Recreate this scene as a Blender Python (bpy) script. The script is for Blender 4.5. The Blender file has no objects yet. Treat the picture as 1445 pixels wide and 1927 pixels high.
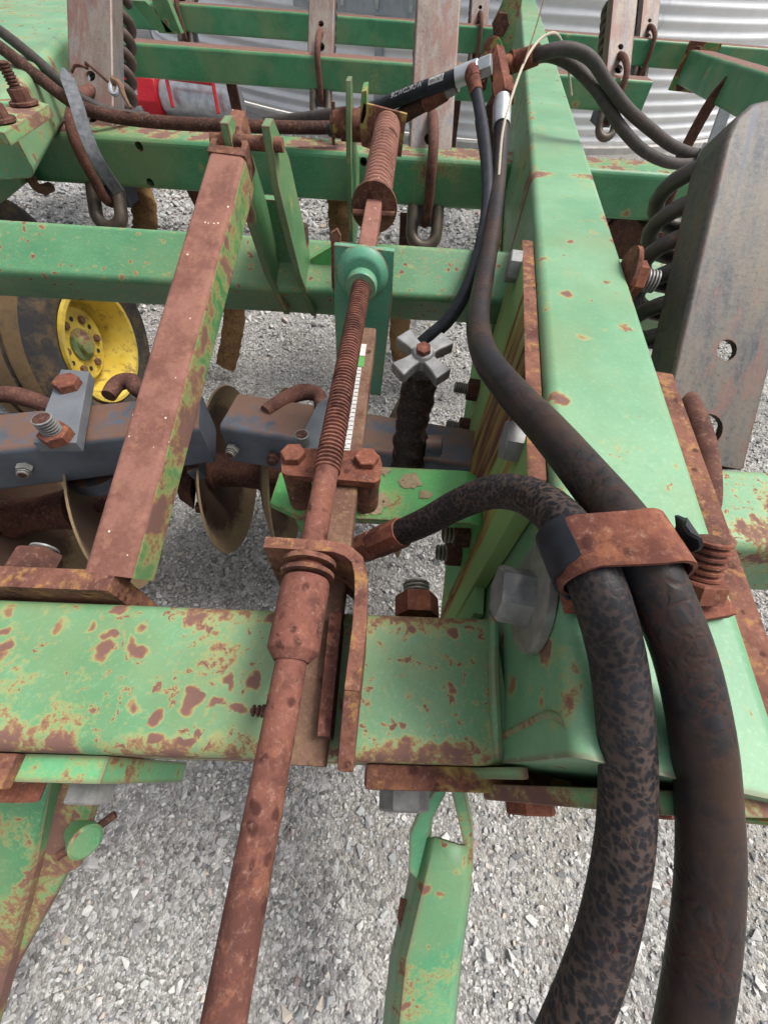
import bpy, bmesh, math, random
import numpy as np
from mathutils import Vector, Matrix
random.seed(7)
SC = bpy.context.scene
COL = SC.collection
V = Vector

# ------------------------------------------------------------------ camera, sky, sun, exposure
PW, PH, FPX = 1445.0, 1927.0, 740.0          # photograph size and focal length in its pixels
CAM = np.array([0.0, 0.0, 1.45])
ROT = np.array([[0.99862562, 0.04616265, 0.02481682],
                [0.02432972, -0.82771017, 0.56062816],
                [0.04642122, -0.55925386, -0.82769571]])   # columns: right, down, forward in the world
cam_data = bpy.data.cameras.new('camera')
cam = bpy.data.objects.new('camera', cam_data)
COL.objects.link(cam)
cam_data.sensor_fit = 'VERTICAL'
cam_data.sensor_height = 36.0
cam_data.lens = FPX / PH * 36.0
cam_data.clip_start = 0.01
cam_data.clip_end = 400.0
_r, _d, _f = ROT[:, 0], ROT[:, 1], ROT[:, 2]
cam.matrix_world = Matrix(((_r[0], -_d[0], -_f[0], CAM[0]), (_r[1], -_d[1], -_f[1], CAM[1]),
                           (_r[2], -_d[2], -_f[2], CAM[2]), (0, 0, 0, 1)))
SC.camera = cam

SUN_EL, SUN_AZ = math.radians(60), math.radians(75)   # azimuth from +Y towards +X
world = bpy.data.worlds.new('World')
SC.world = world
world.use_nodes = True
wn = world.node_tree
bg = wn.nodes['Background']
sky = wn.nodes.new('ShaderNodeTexSky')
sky.sky_type = 'NISHITA'
sky.sun_disc = False
sky.sun_elevation = SUN_EL
sky.sun_rotation = SUN_AZ
sky.air_density = 1.0
sky.dust_density = 6.0
sky.ozone_density = 0.6
grey = wn.nodes.new('ShaderNodeHueSaturation')          # thin overcast: the same sky, less blue
grey.inputs['Saturation'].default_value = 0.30
wn.links.new(sky.outputs[0], grey.inputs['Color'])
wn.links.new(grey.outputs[0], bg.inputs[0])
bg.inputs[1].default_value = 0.11
sun_data = bpy.data.lights.new('sun', 'SUN')
sun_data.energy = 1.5
sun_data.angle = math.radians(18)
sun_data.color = (1.0, 0.96, 0.9)
sun = bpy.data.objects.new('sun', sun_data)
COL.objects.link(sun)
_sd = V((math.sin(SUN_AZ) * math.cos(SUN_EL), math.cos(SUN_AZ) * math.cos(SUN_EL), math.sin(SUN_EL)))
sun.rotation_euler = _sd.to_track_quat('Z', 'Y').to_euler()
sun.location = (0, 0, 8)
SC.view_settings.view_transform = 'Standard'
SC.view_settings.look = 'None'
SC.view_settings.gamma = 1.0
SC.view_settings.use_curve_mapping = False
SC.view_settings.exposure = 0.84
SC.render.engine = 'CYCLES'
SC.cycles.max_bounces = 4
SC.cycles.diffuse_bounces = 3
SC.cycles.glossy_bounces = 2
SC.cycles.use_adaptive_sampling = True
SC.cycles.adaptive_threshold = 0.02
SC.cycles.use_denoising = True

# ------------------------------------------------------------------ placing helpers
def ray(px, py):
    return ROT @ np.array([(px - PW / 2) / FPX, (py - PH / 2) / FPX, 1.0])
def at(px, py, x=None, y=None, z=None):
    """the point of the place seen at a photograph pixel, on a plane of known x, y or height z"""
    d = ray(px, py)
    if x is not None: t = (x - CAM[0]) / d[0]
    elif y is not None: t = (y - CAM[1]) / d[1]
    else: t = (z - CAM[2]) / d[2]
    return V(CAM + t * d)
def dp(px, py, depth):
    return V(CAM + ray(px, py) * depth)

# ------------------------------------------------------------------ mesh builder
def frame_of(d):
    d = V(d).normalized()
    a = V((0, 0, 1)) if abs(d.z) < 0.9 else V((1, 0, 0))
    u = d.cross(a).normalized()
    return d, u, u.cross(d).normalized()      # d, side, "up"

class MB:
    def __init__(self):
        self.v, self.f = [], []
    def add(self, vs, fs):
        o = len(self.v)
        self.v += [V(p) for p in vs]
        self.f += [[i + o for i in q] for q in fs]
        return self
    def box(self, c, ax, ay, az):
        c, ax, ay, az = V(c), V(ax), V(ay), V(az)
        if ax.cross(ay).dot(az) < 0: ax = -ax
        p = [c + sx * ax + sy * ay + sz * az for sz in (-1, 1) for sy in (-1, 1) for sx in (-1, 1)]
        return self.add(p, [(0, 2, 3, 1), (4, 5, 7, 6), (0, 1, 5, 4), (2, 6, 7, 3), (0, 4, 6, 2), (1, 3, 7, 5)])
    def bx(self, x0, x1, y0, y1, z0, z1):
        return self.box(((x0 + x1) / 2, (y0 + y1) / 2, (z0 + z1) / 2), ((x1 - x0) / 2, 0, 0), (0, (y1 - y0) / 2, 0), (0, 0, (z1 - z0) / 2))
    def prism(self, pts, vec):
        pts = [V(p) for p in pts]; vec = V(vec); n = len(pts)
        nrm = V((0, 0, 0))
        for i in range(n): nrm += pts[i].cross(pts[(i + 1) % n])
        if nrm.dot(vec) > 0: pts.reverse()
        vs = pts + [p + vec for p in pts]
        fs = [list(range(n)), list(range(2 * n - 1, n - 1, -1))]
        fs = [list(range(n)), [n + i for i in reversed(range(n))]]
        for i in range(n):
            j = (i + 1) % n
            fs.append((j, i, n + i, n + j))
        return self.add(vs, fs)
    def sweep(self, path, prof, cap=True, closed=False, scale=None, up=None):
        """prof: list of 2D points; parallel-transported along the path"""
        path = [V(p) for p in path]; n = len(path); m = len(prof)
        tang = []
        for i in range(n):
            if closed: t = path[(i + 1) % n] - path[i - 1]
            else: t = path[min(i + 1, n - 1)] - path[max(i - 1, 0)]
            tang.append(t.normalized())
        if up is not None:
            s = tang[0].cross(V(up)).normalized()
        else:
            s = frame_of(tang[0])[1]
        vs = []
        for i in range(n):
            t = tang[i]
            s = (s - t * s.dot(t)).normalized()
            w = s.cross(t)
            k = scale(i / (n - 1)) if scale else 1.0
            for a, b in prof: vs.append(path[i] + (s * a + w * b) * k)
        fs = []
        for i in range(n if closed else n - 1):
            i2 = (i + 1) % n
            for j in range(m):
                j2 = (j + 1) % m
                fs.append((i * m + j, i * m + j2, i2 * m + j2, i2 * m + j))
        if cap and not closed:
            fs.append([j for j in reversed(range(m))]); fs.append([(n - 1) * m + j for j in range(m)])
        return self.add(vs, fs)
    def tube(self, path, r, n=14, **k):
        return self.sweep(path, [(r * math.cos(2 * math.pi * i / n), r * math.sin(2 * math.pi * i / n)) for i in range(n)], **k)
    def rbeam(self, p0, p1, w, h, r=0.016, up=(0, 0, 1), seg=4):
        prof = []
        for cx_, cy_, a0 in ((w / 2 - r, h / 2 - r, 0), (-w / 2 + r, h / 2 - r, 90), (-w / 2 + r, -h / 2 + r, 180), (w / 2 - r, -h / 2 + r, 270)):
            for k in range(seg + 1):
                a = math.radians(a0 + 90 * k / seg)
                prof.append((cx_ + r * math.cos(a), cy_ + r * math.sin(a)))
        return self.sweep([p0, p1], prof, up=up)
    def lathe(self, p, d, prof, n=24):
        """prof: (t along d, radius)"""
        d, u, w = frame_of(d); p = V(p); m = len(prof)
        vs = []
        for t, r in prof:
            for i in range(n):
                a = 2 * math.pi * i / n
                vs.append(p + d * t + (u * math.cos(a) + w * math.sin(a)) * max(r, 1e-5))
        fs = []
        for k in range(m - 1):
            for i in range(n):
                j = (i + 1) % n
                fs.append((k * n + i, (k + 1) * n + i, (k + 1) * n + j, k * n + j))
        fs.append([i for i in range(n)]); fs.append([(m - 1) * n + i for i in reversed(range(n))])
        return self.add(vs, fs)
    def hexa(self, p, d, r, h, rot=0.0):
        d, u, w = frame_of(d); p = V(p)
        vs = []
        for t, k in ((0, 1.0), (h * 0.90, 1.0), (h, 0.92)):
            for i in range(6):
                a = math.pi / 3 * i + rot
                vs.append(p + d * t + (u * math.cos(a) + w * math.sin(a)) * r * k)
        fs = [[0, 1, 2, 3, 4, 5], [17, 16, 15, 14, 13, 12]]
        for k in range(2):
            for i in range(6):
                j = (i + 1) % 6
                fs.append((k * 6 + i, (k + 1) * 6 + i, (k + 1) * 6 + j, k * 6 + j))
        return self.add(vs, fs)
    def thread(self, p, d, r, length, pitch=0.0035, n=16, depth=None):
        prof = []; k = max(2, int(length / pitch)); dr = depth or pitch * 0.5
        for i in range(k):
            for t, q in ((0.0, dr), (0.28, dr), (0.45, 0.0), (0.83, 0.0)): prof.append((length * (i + t) / k, r - q))
        prof.append((length, r - dr)); prof.append((length + 0.001, (r - dr) * 0.8))
        return self.lathe(p, d, prof, n)

def grooves(o, p, d, rmax, mat):
    """darken the valley faces of a thread: grime, with groove shade painted in"""
    o.data.materials.append(mat); p = V(p) - wloc(o.parent); d = V(d).normalized()
    for f in o.data.polygons:
        q = f.center - p; q = q - d * q.dot(d)
        if q.length < rmax: f.material_index = 1  # one dark colour for the valley's grime and its shade

def obj(name, mb, mat, parent=None, bevel=0.0, seg=2, smooth=35, solidify=None):
    me = bpy.data.meshes.new(name)
    org = V((0, 0, 0))
    if parent is not None: org = wloc(parent)
    me.from_pydata([tuple(p - org) for p in mb.v], [], [list(q) for q in mb.f])
    bm = bmesh.new(); bm.from_mesh(me)
    bmesh.ops.recalc_face_normals(bm, faces=bm.faces)
    if bevel > 0:
        ed = [e for e in bm.edges if e.is_manifold and e.calc_face_angle(0) > math.radians(38)]
        bmesh.ops.bevel(bm, geom=ed, offset=bevel, segments=seg, profile=0.6, affect='EDGES', clamp_overlap=True)
    bm.to_mesh(me); bm.free()
    return link(name, me, mat, parent, smooth)

def wloc(o):
    m = V((0, 0, 0))
    while o is not None:
        m += V(o.location); o = o.parent
    return m

def link(name, me, mat, parent=None, smooth=35):
    if mat is not None and not me.materials: me.materials.append(mat)
    if smooth:
        me.shade_smooth()
        me.set_sharp_from_angle(angle=math.radians(smooth))
    else: me.shade_flat()
    o = bpy.data.objects.new(name, me)
    COL.objects.link(o)
    if parent is not None: o.parent = parent
    if smooth and len(me.polygons) < 6000:
        wn_ = o.modifiers.new('flat_faces', 'WEIGHTED_NORMAL'); wn_.keep_sharp = True; wn_.weight = 80
    return o

def thing(name, label, cat, loc, group=None):
    o = bpy.data.objects.new(name, None)
    o.empty_display_size = 0.05
    COL.objects.link(o); o.location = loc
    return tag(o, label, cat, group)
def tag(o, label, cat, group=None):
    o['label'] = label; o['category'] = cat
    if group: o['group'] = group
    return o

def plate_mesh(outline, holes, O, ex, ey, thick, bevel=0.0):
    """flat plate from a 2D outline with round or polygonal holes; thickness along -(ex x ey)"""
    O, ex, ey = V(O), V(ex), V(ey); ez = ex.cross(ey).normalized()
    bm = bmesh.new(); eds = []
    loops = [outline]
    for h in holes:
        if len(h) == 3 and not isinstance(h[0], tuple):
            loops.append([(h[0] + h[2] * math.cos(2 * math.pi * i / 20), h[1] + h[2] * math.sin(2 * math.pi * i / 20)) for i in range(20)])
        else: loops.append(h)
    for lp in loops:
        vs = [bm.verts.new(O + ex * a + ey * b) for a, b in lp]
        for i in range(len(vs)): eds.append(bm.edges.new((vs[i], vs[(i + 1) % len(vs)])))
    bmesh.ops.triangle_fill(bm, use_beauty=True, use_dissolve=False, edges=eds, normal=ez)
    fs = list(bm.faces)
    r = bmesh.ops.extrude_face_region(bm, geom=fs)
    mv = [e for e in r['geom'] if isinstance(e, bmesh.types.BMVert)]
    bmesh.ops.translate(bm, vec=-ez * thick, verts=mv)
    bmesh.ops.recalc_face_normals(bm, faces=bm.faces)
    if bevel > 0:
        ed = [e for e in bm.edges if e.is_manifold and e.calc_face_angle(0) > math.radians(40)]
        bmesh.ops.bevel(bm, geom=ed, offset=bevel, segments=2, profile=0.6, affect='EDGES', clamp_overlap=True)
    mb = MB(); bm.verts.index_update()
    mb.add([v.co.copy() for v in bm.verts], [[v.index for v in f.verts] for f in bm.faces])
    bm.free()
    return mb

def smooth_path(pts, n=8):
    """Catmull-Rom through the points"""
    pts = [V(p) for p in pts]; P = [pts[0] * 2 - pts[1]] + pts + [pts[-1] * 2 - pts[-2]]
    out = []
    for i in range(1, len(P) - 2):
        for k in range(n):
            t = k / n
            a, b, c, d = P[i - 1], P[i], P[i + 1], P[i + 2]
            out.append(0.5 * ((2 * b) + (c - a) * t + (2 * a - 5 * b + 4 * c - d) * t * t + (3 * b - a - 3 * c + d) * t ** 3))
    out.append(pts[-1])
    return out

# ------------------------------------------------------------------ materials
class NT:
    def __init__(self, name):
        self.m = bpy.data.materials.new(name); self.m.use_nodes = True
        self.t = self.m.node_tree
        self.b = self.t.nodes['Principled BSDF']
        self.co = None
    def node(self, t, **k):
        n = self.t.nodes.new(t)
        for a, b in k.items(): setattr(n, a, b)
        return n
    def put(self, sock, val):
        if isinstance(val, bpy.types.NodeSocket): self.t.links.new(val, sock)
        elif val is not None:
            if isinstance(val, (tuple, list)) and len(val) == 3 and sock.type == 'RGBA': val = (*val, 1)
            sock.default_value = val
    def coords(self, scale=None, rnd=True, which='Object'):
        tc = self.node('ShaderNodeTexCoord').outputs[which]
        if rnd:
            oi = self.node('ShaderNodeObjectInfo').outputs['Random']
            mm = self.node('ShaderNodeVectorMath', operation='ADD')
            sc = self.math('MULTIPLY', oi, 43.0)
            self.put(mm.inputs[0], tc); self.put(mm.inputs[1], sc); tc = mm.outputs[0]
        if scale:
            mm = self.node('ShaderNodeVectorMath', operation='MULTIPLY')
            self.put(mm.inputs[0], tc); mm.inputs[1].default_value = scale; tc = mm.outputs[0]
        return tc
    def noise(self, scale, detail=4, rough=0.55, vec=None, dist=0.0, out=0):
        n = self.node('ShaderNodeTexNoise')
        self.put(n.inputs['Vector'], vec or self.co)
        n.inputs['Scale'].default_value = scale; n.inputs['Detail'].default_value = detail
        n.inputs['Roughness'].default_value = rough; n.inputs['Distortion'].default_value = dist
        return n.outputs[out]
    def vor(self, scale, vec=None, feature='F1', rand=1.0):
        n = self.node('ShaderNodeTexVoronoi', feature=feature)
        self.put(n.inputs['Vector'], vec or self.co)
        n.inputs['Scale'].default_value = scale; n.inputs['Randomness'].default_value = rand
        return n
    def warp(self, amount, scale, vec=None):
        v = vec or self.co
        c = self.noise(scale, 3, vec=v, out=1)
        a = self.node('ShaderNodeVectorMath', operation='SUBTRACT'); self.put(a.inputs[0], c); a.inputs[1].default_value = (.5, .5, .5)
        s = self.node('ShaderNodeVectorMath', operation='SCALE'); self.put(s.inputs[0], a.outputs[0]); s.inputs['Scale'].default_value = amount
        d = self.node('ShaderNodeVectorMath', operation='ADD'); self.put(d.inputs[0], v); self.put(d.inputs[1], s.outputs[0])
        return d.outputs[0]
    def math(self, op, a, b=None, c=None):
        n = self.node('ShaderNodeMath', operation=op)
        self.put(n.inputs[0], a); self.put(n.inputs[1], b)
        if c is not None: self.put(n.inputs[2], c)
        return n.outputs[0]
    def ss(self, x, lo, hi):
        n = self.node('ShaderNodeMapRange', interpolation_type='SMOOTHSTEP')
        self.put(n.inputs[0], x); n.inputs[1].default_value = lo; n.inputs[2].default_value = hi
        return n.outputs[0]
    def mix(self, fac, a, b, mode='MIX'):
        n = self.node('ShaderNodeMix', data_type='RGBA', blend_type=mode)
        self.put(n.inputs[0], fac); self.put(n.inputs[6], a); self.put(n.inputs[7], b)
        return n.outputs[2]
    def ramp(self, fac, stops):
        n = self.node('ShaderNodeValToRGB'); self.put(n.inputs[0], fac); e = n.color_ramp.elements
        while len(e) < len(stops): e.new(0.5)
        for i, (p, c) in enumerate(stops): e[i].position = p; e[i].color = (*c, 1)
        return n.outputs[0]
    def sep(self, vec, i):
        n = self.node('ShaderNodeSeparateXYZ'); self.put(n.inputs[0], vec); return n.outputs[i]
    def upness(self):
        return self.sep(self.node('ShaderNodeNewGeometry').outputs['Normal'], 2)
    def edge(self, radius=0.006):
        b = self.node('ShaderNodeBevel', samples=4); b.inputs['Radius'].default_value = radius
        d = self.node('ShaderNodeVectorMath', operation='DOT_PRODUCT')
        self.put(d.inputs[0], b.outputs[0]); self.put(d.inputs[1], self.node('ShaderNodeNewGeometry').outputs['Normal'])
        return self.math('SUBTRACT', 1.0, d.outputs['Value'])
    def bump(self, h, strength=0.3, dist=0.002, prev=None):
        n = self.node('ShaderNodeBump'); n.inputs['Strength'].default_value = strength; n.inputs['Distance'].default_value = dist
        self.put(n.inputs['Height'], h)
        if prev is not None: self.put(n.inputs['Normal'], prev)
        return n.outputs[0]
    def done(self, col, rough=0.6, metal=0.0, normal=None, spec=None):
        self.put(self.b.inputs['Base Color'], col); self.put(self.b.inputs['Roughness'], rough); self.put(self.b.inputs['Metallic'], metal)
        if normal is not None: self.put(self.b.inputs['Normal'], normal)
        if spec is not None: self.b.inputs['Specular IOR Level'].default_value = spec
        return self.m

YEL, ORA, BRO = (0.34, 0.33, 0.12), (0.25, 0.125, 0.065), (0.125, 0.068, 0.055)
def green(name, rust=0.5, spots=0.25, light=(0.165, 0.330, 0.180), dark=(0.080, 0.230, 0.110), scale=8.0, spot_scale=24.0, stretch=None, edge=0.0, top_rust=0.0, yel=YEL, band=None, streak=0.0):
    """weathered green paint: chalking, round rust spots with yellow halos, larger rust patches"""
    n = NT(name); n.co = n.coords(stretch)
    chalk = n.noise(5.0, 4, 0.6)
    base = n.mix(n.ss(chalk, 0.32, 0.68), dark, light)
    w = n.warp(0.035, 30.0)
    fine = n.noise(230.0, 2, 0.6)
    base = n.mix(n.math('MULTIPLY', n.ss(fine, 0.5, 0.8), 0.22), base, (0.36, 0.55, 0.38))
    base = n.mix(n.math('MULTIPLY', n.ss(n.noise(70.0, 5, 0.75), 0.52, 0.70), 0.45), base, dark)
    base = n.mix(n.math('MULTIPLY', n.ss(n.noise(2.6, 5, 0.7), 0.42, 0.66), 0.60), base, (0.185, 0.245, 0.115))   # dusty yellowing
    big = n.noise(scale, 6, 0.66, vec=w)
    cl = n.noise(4.0, 2, 0.5)                      # where rust clusters
    big = n.math('ADD', big, n.math('MULTIPLY', n.math('SUBTRACT', cl, 0.5), 0.22))
    for dv, lo, hi, amt in (band or ()):           # rust gathered along an edge of the part
        dt = n.node('ShaderNodeVectorMath', operation='DOT_PRODUCT')
        n.put(dt.inputs[0], n.node('ShaderNodeTexCoord').outputs['Object']); dt.inputs[1].default_value = dv
        big = n.math('ADD', big, n.math('MULTIPLY', n.ss(dt.outputs['Value'], lo, hi), amt))
    speck = n.math('MULTIPLY', n.math('SUBTRACT', n.noise(120.0, 4, 0.75), 0.5), 0.30)
    mask = n.ss(n.math('ADD', big, speck), 0.68 - 0.34 * rust, 0.93 - 0.34 * rust)
    clus = n.ss(cl, 0.36, 0.52)
    w2 = n.warp(0.045, 26.0)
    vo = n.vor(spot_scale, vec=w2)
    gate = n.ss(n.sep(vo.outputs['Color'], 0), 1.0 - spots, 1.0 - spots * 0.8)
    size = n.math('ADD', 0.08, n.math('MULTIPLY', n.math('POWER', n.sep(vo.outputs['Color'], 2), 1.6), 0.46))
    sp = n.math('MULTIPLY', gate, n.ss(n.math('ADD', n.math('SUBTRACT', size, vo.outputs['Distance']), n.math('MULTIPLY', speck, 0.5)), -0.10, 0.36))
    mask = n.math('MAXIMUM', mask, n.math('MULTIPLY', sp, n.math('ADD', 0.55, n.math('MULTIPLY', clus, 0.45))))
    mn = n.noise(spot_scale * 1.5, 5, 0.68, vec=w2)
    med = n.ss(n.math('ADD', mn, n.math('MULTIPLY', clus, 0.10)), 0.78 - 0.17 * spots, 0.92 - 0.14 * spots)
    mask = n.math('MAXIMUM', mask, n.math('MULTIPLY', med, 0.95))
    sc_ = n.noise(26.0, 3, 0.6, vec=n.coords((0.35, 3.0, 3.0)))   # thin scratches
    mask = n.math('MAXIMUM', mask, n.math('MULTIPLY', n.ss(sc_, 0.735, 0.80), 0.75))
    if streak:                    # run-down stains
        st = n.noise(9.0, 3, 0.6, vec=n.coords((1.6, 1.6, 0.18)))
        mask = n.math('MAXIMUM', mask, n.math('MULTIPLY', n.ss(st, 0.60, 0.85), streak))
    if top_rust:
        t = n.math('MULTIPLY', n.ss(n.upness(), 0.8, 0.98), n.ss(n.noise(14, 5, 0.7), 0.62 - top_rust * 0.4, 0.8 - top_rust * 0.4))
        mask = n.math('MAXIMUM', mask, n.math('MULTIPLY', t, 0.9))
    if edge:
        e = n.math('MULTIPLY', n.ss(n.edge(0.009), 0.01, 0.16), n.ss(n.noise(22, 5, 0.7), 0.56 - edge * 0.35, 0.66 - edge * 0.25))
        mask = n.math('MAXIMUM', mask, e)
    c = n.mix(n.math('MULTIPLY', n.ss(mask, 0.03, 0.40), 0.60), base, yel)
    c = n.mix(n.math('MULTIPLY', n.ss(mask, 0.28, 0.58), 0.9), c, ORA)
    c = n.mix(n.ss(mask, 0.50, 0.82), c, n.mix(n.noise(60, 3), BRO, (0.20, 0.10, 0.078)))
    b = n.bump(n.noise(110, 3, 0.7), 0.22, 0.0016)
    r = n.math('ADD', 0.45, n.math('MULTIPLY', n.ss(mask, 0.2, 0.6), 0.4))
    return n.done(c, r, 0.0, b, 0.4)

def rust(name, a=(0.24, 0.108, 0.072), b=(0.115, 0.052, 0.038), c=(0.30, 0.14, 0.068), pits=0.35, pit_scale=55.0, stretch=None, fleck=0.0, strength=0.5, paint=None, paint_amt=0.4, grain=0.42, blot=0.6):
    n = NT(name); n.co = n.coords(stretch)
    w = n.warp(0.02, 28)
    k1 = n.noise(13, 5, 0.68); k2 = n.noise(46, 4, 0.72, vec=w)
    col = n.mix(n.ss(k1, 0.40, 0.60), a, b)
    col = n.mix(n.math('MULTIPLY', n.ss(k2, 0.50, 0.66), 0.8), col, c)
    col = n.mix(n.math('MULTIPLY', n.ss(n.noise(26, 5, 0.7, vec=w), 0.54, 0.66), blot), col, (0.085, 0.036, 0.03))
    vo = n.vor(pit_scale, vec=w)
    g = n.ss(n.sep(vo.outputs['Color'], 0), 1 - pits, 1 - pits * 0.7)
    size = n.math('ADD', 0.16, n.math('MULTIPLY', n.sep(vo.outputs['Color'], 1), 0.36))
    p = n.math('MULTIPLY', g, n.ss(n.math('SUBTRACT', size, vo.outputs['Distance']), 0.0, 0.22))
    col = n.mix(n.math('MULTIPLY', p, 0.85), col, (0.060, 0.020, 0.016))
    col = n.mix(0.20, col, (0.02, 0.008, 0.006))
    fine = n.noise(150, 4, 0.78)
    col = n.mix(n.math('MULTIPLY', n.ss(fine, 0.52, 0.75), grain), col, (0.42, 0.26, 0.20))
    col = n.mix(n.math('MULTIPLY', n.ss(fine, 0.48, 0.30), grain), col, (0.075, 0.03, 0.022))
    if paint is not None:
        pn = n.noise(9, 5, 0.62, vec=n.warp(0.04, 20))
        col = n.mix(n.math('MULTIPLY', n.ss(pn, 0.6 - 0.3 * paint_amt, 0.66 - 0.3 * paint_amt), 0.8), col, (0.36, 0.27, 0.08))
        col = n.mix(n.ss(pn, 0.66 - 0.3 * paint_amt, 0.72 - 0.3 * paint_amt), col, paint)
    if fleck:
        f = n.vor(190)
        gf = n.math('MULTIPLY', n.ss(n.sep(f.outputs['Color'], 2), 1 - fleck, 1 - fleck * 0.8), n.ss(n.math('SUBTRACT', 0.3, f.outputs['Distance']), 0, 0.1))
        col = n.mix(gf, col, (0.70, 0.58, 0.50))
    return n.done(col, 0.86, 0.0, n.bump(n.noise(120, 4, 0.72), strength, 0.0022), 0.22)

def metal(name, a, b, rough=0.45, met=0.6, scale=30.0, stretch=None, rusty=0.0, bump=0.15):
    n = NT(name); n.co = n.coords(stretch)
    k = n.noise(scale, 5, 0.65)
    col = n.mix(n.ss(k, 0.3, 0.7), a, b)
    if rusty:
        m = n.ss(n.noise(scale * 0.6, 6, 0.7, vec=n.warp(0.03, 30)), 0.72 - rusty * 0.3, 0.84 - rusty * 0.3)
        col = n.mix(m, col, (0.23, 0.10, 0.055))
        met = n.math('MULTIPLY', n.math('SUBTRACT', 1.0, m), met)
    return n.done(col, rough, met, n.bump(n.noise(scale * 4, 4, 0.7), bump, 0.001))

def hose(name, base, crack, amount, scale=95.0, rough=0.62, dust=None, stretch=None, width=0.22, dust_amt=0.75):
    """aged rubber: cell cracks whose amount varies along the hose"""
    n = NT(name); n.co = n.coords(stretch)
    w = n.warp(0.014, 60)
    v = n.vor(scale, vec=w, feature='DISTANCE_TO_EDGE').outputs['Distance']
    area = n.ss(n.noise(9, 3, 0.6), 0.66 - 0.5 * amount, 0.80 - 0.45 * amount)
    cr = n.math('MULTIPLY', n.math('SUBTRACT', 1.0, n.ss(v, 0.02, width)), area)
    col = n.mix(n.ss(n.noise(60, 3), 0.3, 0.7), base, tuple(min(1, x * 1.8) for x in base))
    if dust is not None:
        col = n.mix(n.math('MULTIPLY', n.ss(n.noise(12, 6, 0.7, vec=n.warp(0.05, 14)), 0.42, 0.68), dust_amt), col, dust)
        col = n.mix(n.math('MULTIPLY', n.ss(n.noise(150, 4, 0.75), 0.52, 0.68), 0.45), col, dust)
    col = n.mix(n.math('MULTIPLY', cr, 0.85), col, crack)
    line = n.math('MULTIPLY', n.math('SUBTRACT', 1.0, n.ss(v, 0.0, 0.03)), area)
    col = n.mix(n.math('MULTIPLY', line, 0.75), col, (0.055, 0.016, 0.012))
    h = n.math('ADD', n.math('MULTIPLY', n.math('SUBTRACT', n.ss(v, 0.0, 0.3), 1.0), area), n.math('MULTIPLY', n.noise(240, 2), 0.3))
    return n.done(col, rough, 0.0, n.bump(h, 0.45, 0.0009), 0.25)

def hose_blister(name, dark, web, scale=190.0, rough=0.55):
    n = NT(name); n.co = n.coords()
    w = n.warp(0.010, 70)
    d = n.vor(scale, vec=w).outputs['Distance']
    d = n.math('ADD', d, n.math('MULTIPLY', n.math('SUBTRACT', n.noise(90, 3, 0.6), 0.5), 0.55))
    area = n.math('ADD', 0.45, n.math('MULTIPLY', n.ss(n.noise(8, 4, 0.65), 0.36, 0.60), 0.55))
    k = n.math('MULTIPLY', n.ss(d, 0.34, 0.80), area)
    col = n.mix(n.ss(n.noise(14, 4, 0.6), 0.35, 0.65), dark, tuple(x * 2.2 for x in dark))
    col = n.mix(n.math('MULTIPLY', k, 0.9), col, n.mix(n.noise(22, 4), web, tuple(x * 0.5 for x in web)))
    cv = n.vor(52, vec=n.warp(0.02, 40), feature='DISTANCE_TO_EDGE').outputs['Distance']
    line = n.math('MULTIPLY', n.math('SUBTRACT', 1.0, n.ss(cv, 0.0, 0.022)), n.ss(n.noise(16, 3), 0.48, 0.6))
    col = n.mix(n.math('MULTIPLY', line, 0.8), col, (0.045, 0.012, 0.009))
    h = n.math('SUBTRACT', n.math('MULTIPLY', n.math('SUBTRACT', 1.0, k), 0.8), line)
    return n.done(col, rough, 0.0, n.bump(h, 0.45, 0.0009), 0.25)

M = {}
M['front'] = green('green_front_beam', rust=0.41, spots=0.95, scale=11.0, spot_scale=44, edge=0.3, band=(((0, 1, 0), -0.445, -0.482, 0.17), ((0, 1, 0), -0.375, -0.345, 0.07)))
M['tongue'] = green('green_tongue', rust=0.26, spots=0.45, scale=9, spot_scale=33, light=(0.175, 0.340, 0.195), dark=(0.105, 0.265, 0.140), edge=0.7, band=(((1, -0.165, 0), 0.146, 0.168, 0.12), ((1, -0.165, 0), 0.044, 0.024, 0.08), ((-0.06, 1, 0), 0.630, 0.648, 0.20), ((-0.06, 1, 0), 0.668, 0.690, -0.20)))
M['hub'] = green('green_hub', rust=0.45, spots=0.3, light=(0.07, 0.10, 0.03), dark=(0.03, 0.05, 0.015))
M['beam'] = green('green_beam', rust=0.24, spots=0.14, light=(0.075, 0.245, 0.115), dark=(0.04, 0.175, 0.078), scale=4, spot_scale=14, edge=0.25, top_rust=0.55, streak=0.32)
M['beam_far'] = green('green_beam_far', rust=0.2, spots=0.08, light=(0.065, 0.24, 0.11), dark=(0.035, 0.17, 0.075), scale=3, spot_scale=10, edge=0.2, top_rust=0.95, streak=0.25)
M['shaft'] = green('green_shaft', rust=0.22, spots=0.75, light=(0.115, 0.28, 0.14), dark=(0.06, 0.20, 0.095), scale=9, spot_scale=75, stretch=(0.7, 1, 1), edge=0.6)
M['plate'] = green('green_plate', rust=0.8, spots=0.3, light=(0.13, 0.38, 0.18), dark=(0.06, 0.27, 0.12), edge=1.1)
M['lug'] = green('green_lug', rust=0.45, spots=0.2, light=(0.075, 0.21, 0.09), dark=(0.04, 0.14, 0.055), scale=9, edge=1.2)
M['leg'] = green('green_leg', rust=0.60, spots=0.6, light=(0.12, 0.33, 0.17), dark=(0.05, 0.24, 0.12), scale=5.5, spot_scale=45, edge=0.9)
M['stand'] = green('green_stand', rust=0.95, spots=0.4, light=(0.09, 0.27, 0.12), dark=(0.05, 0.19, 0.085), scale=4.5, spot_scale=40, edge=0.8)
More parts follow.
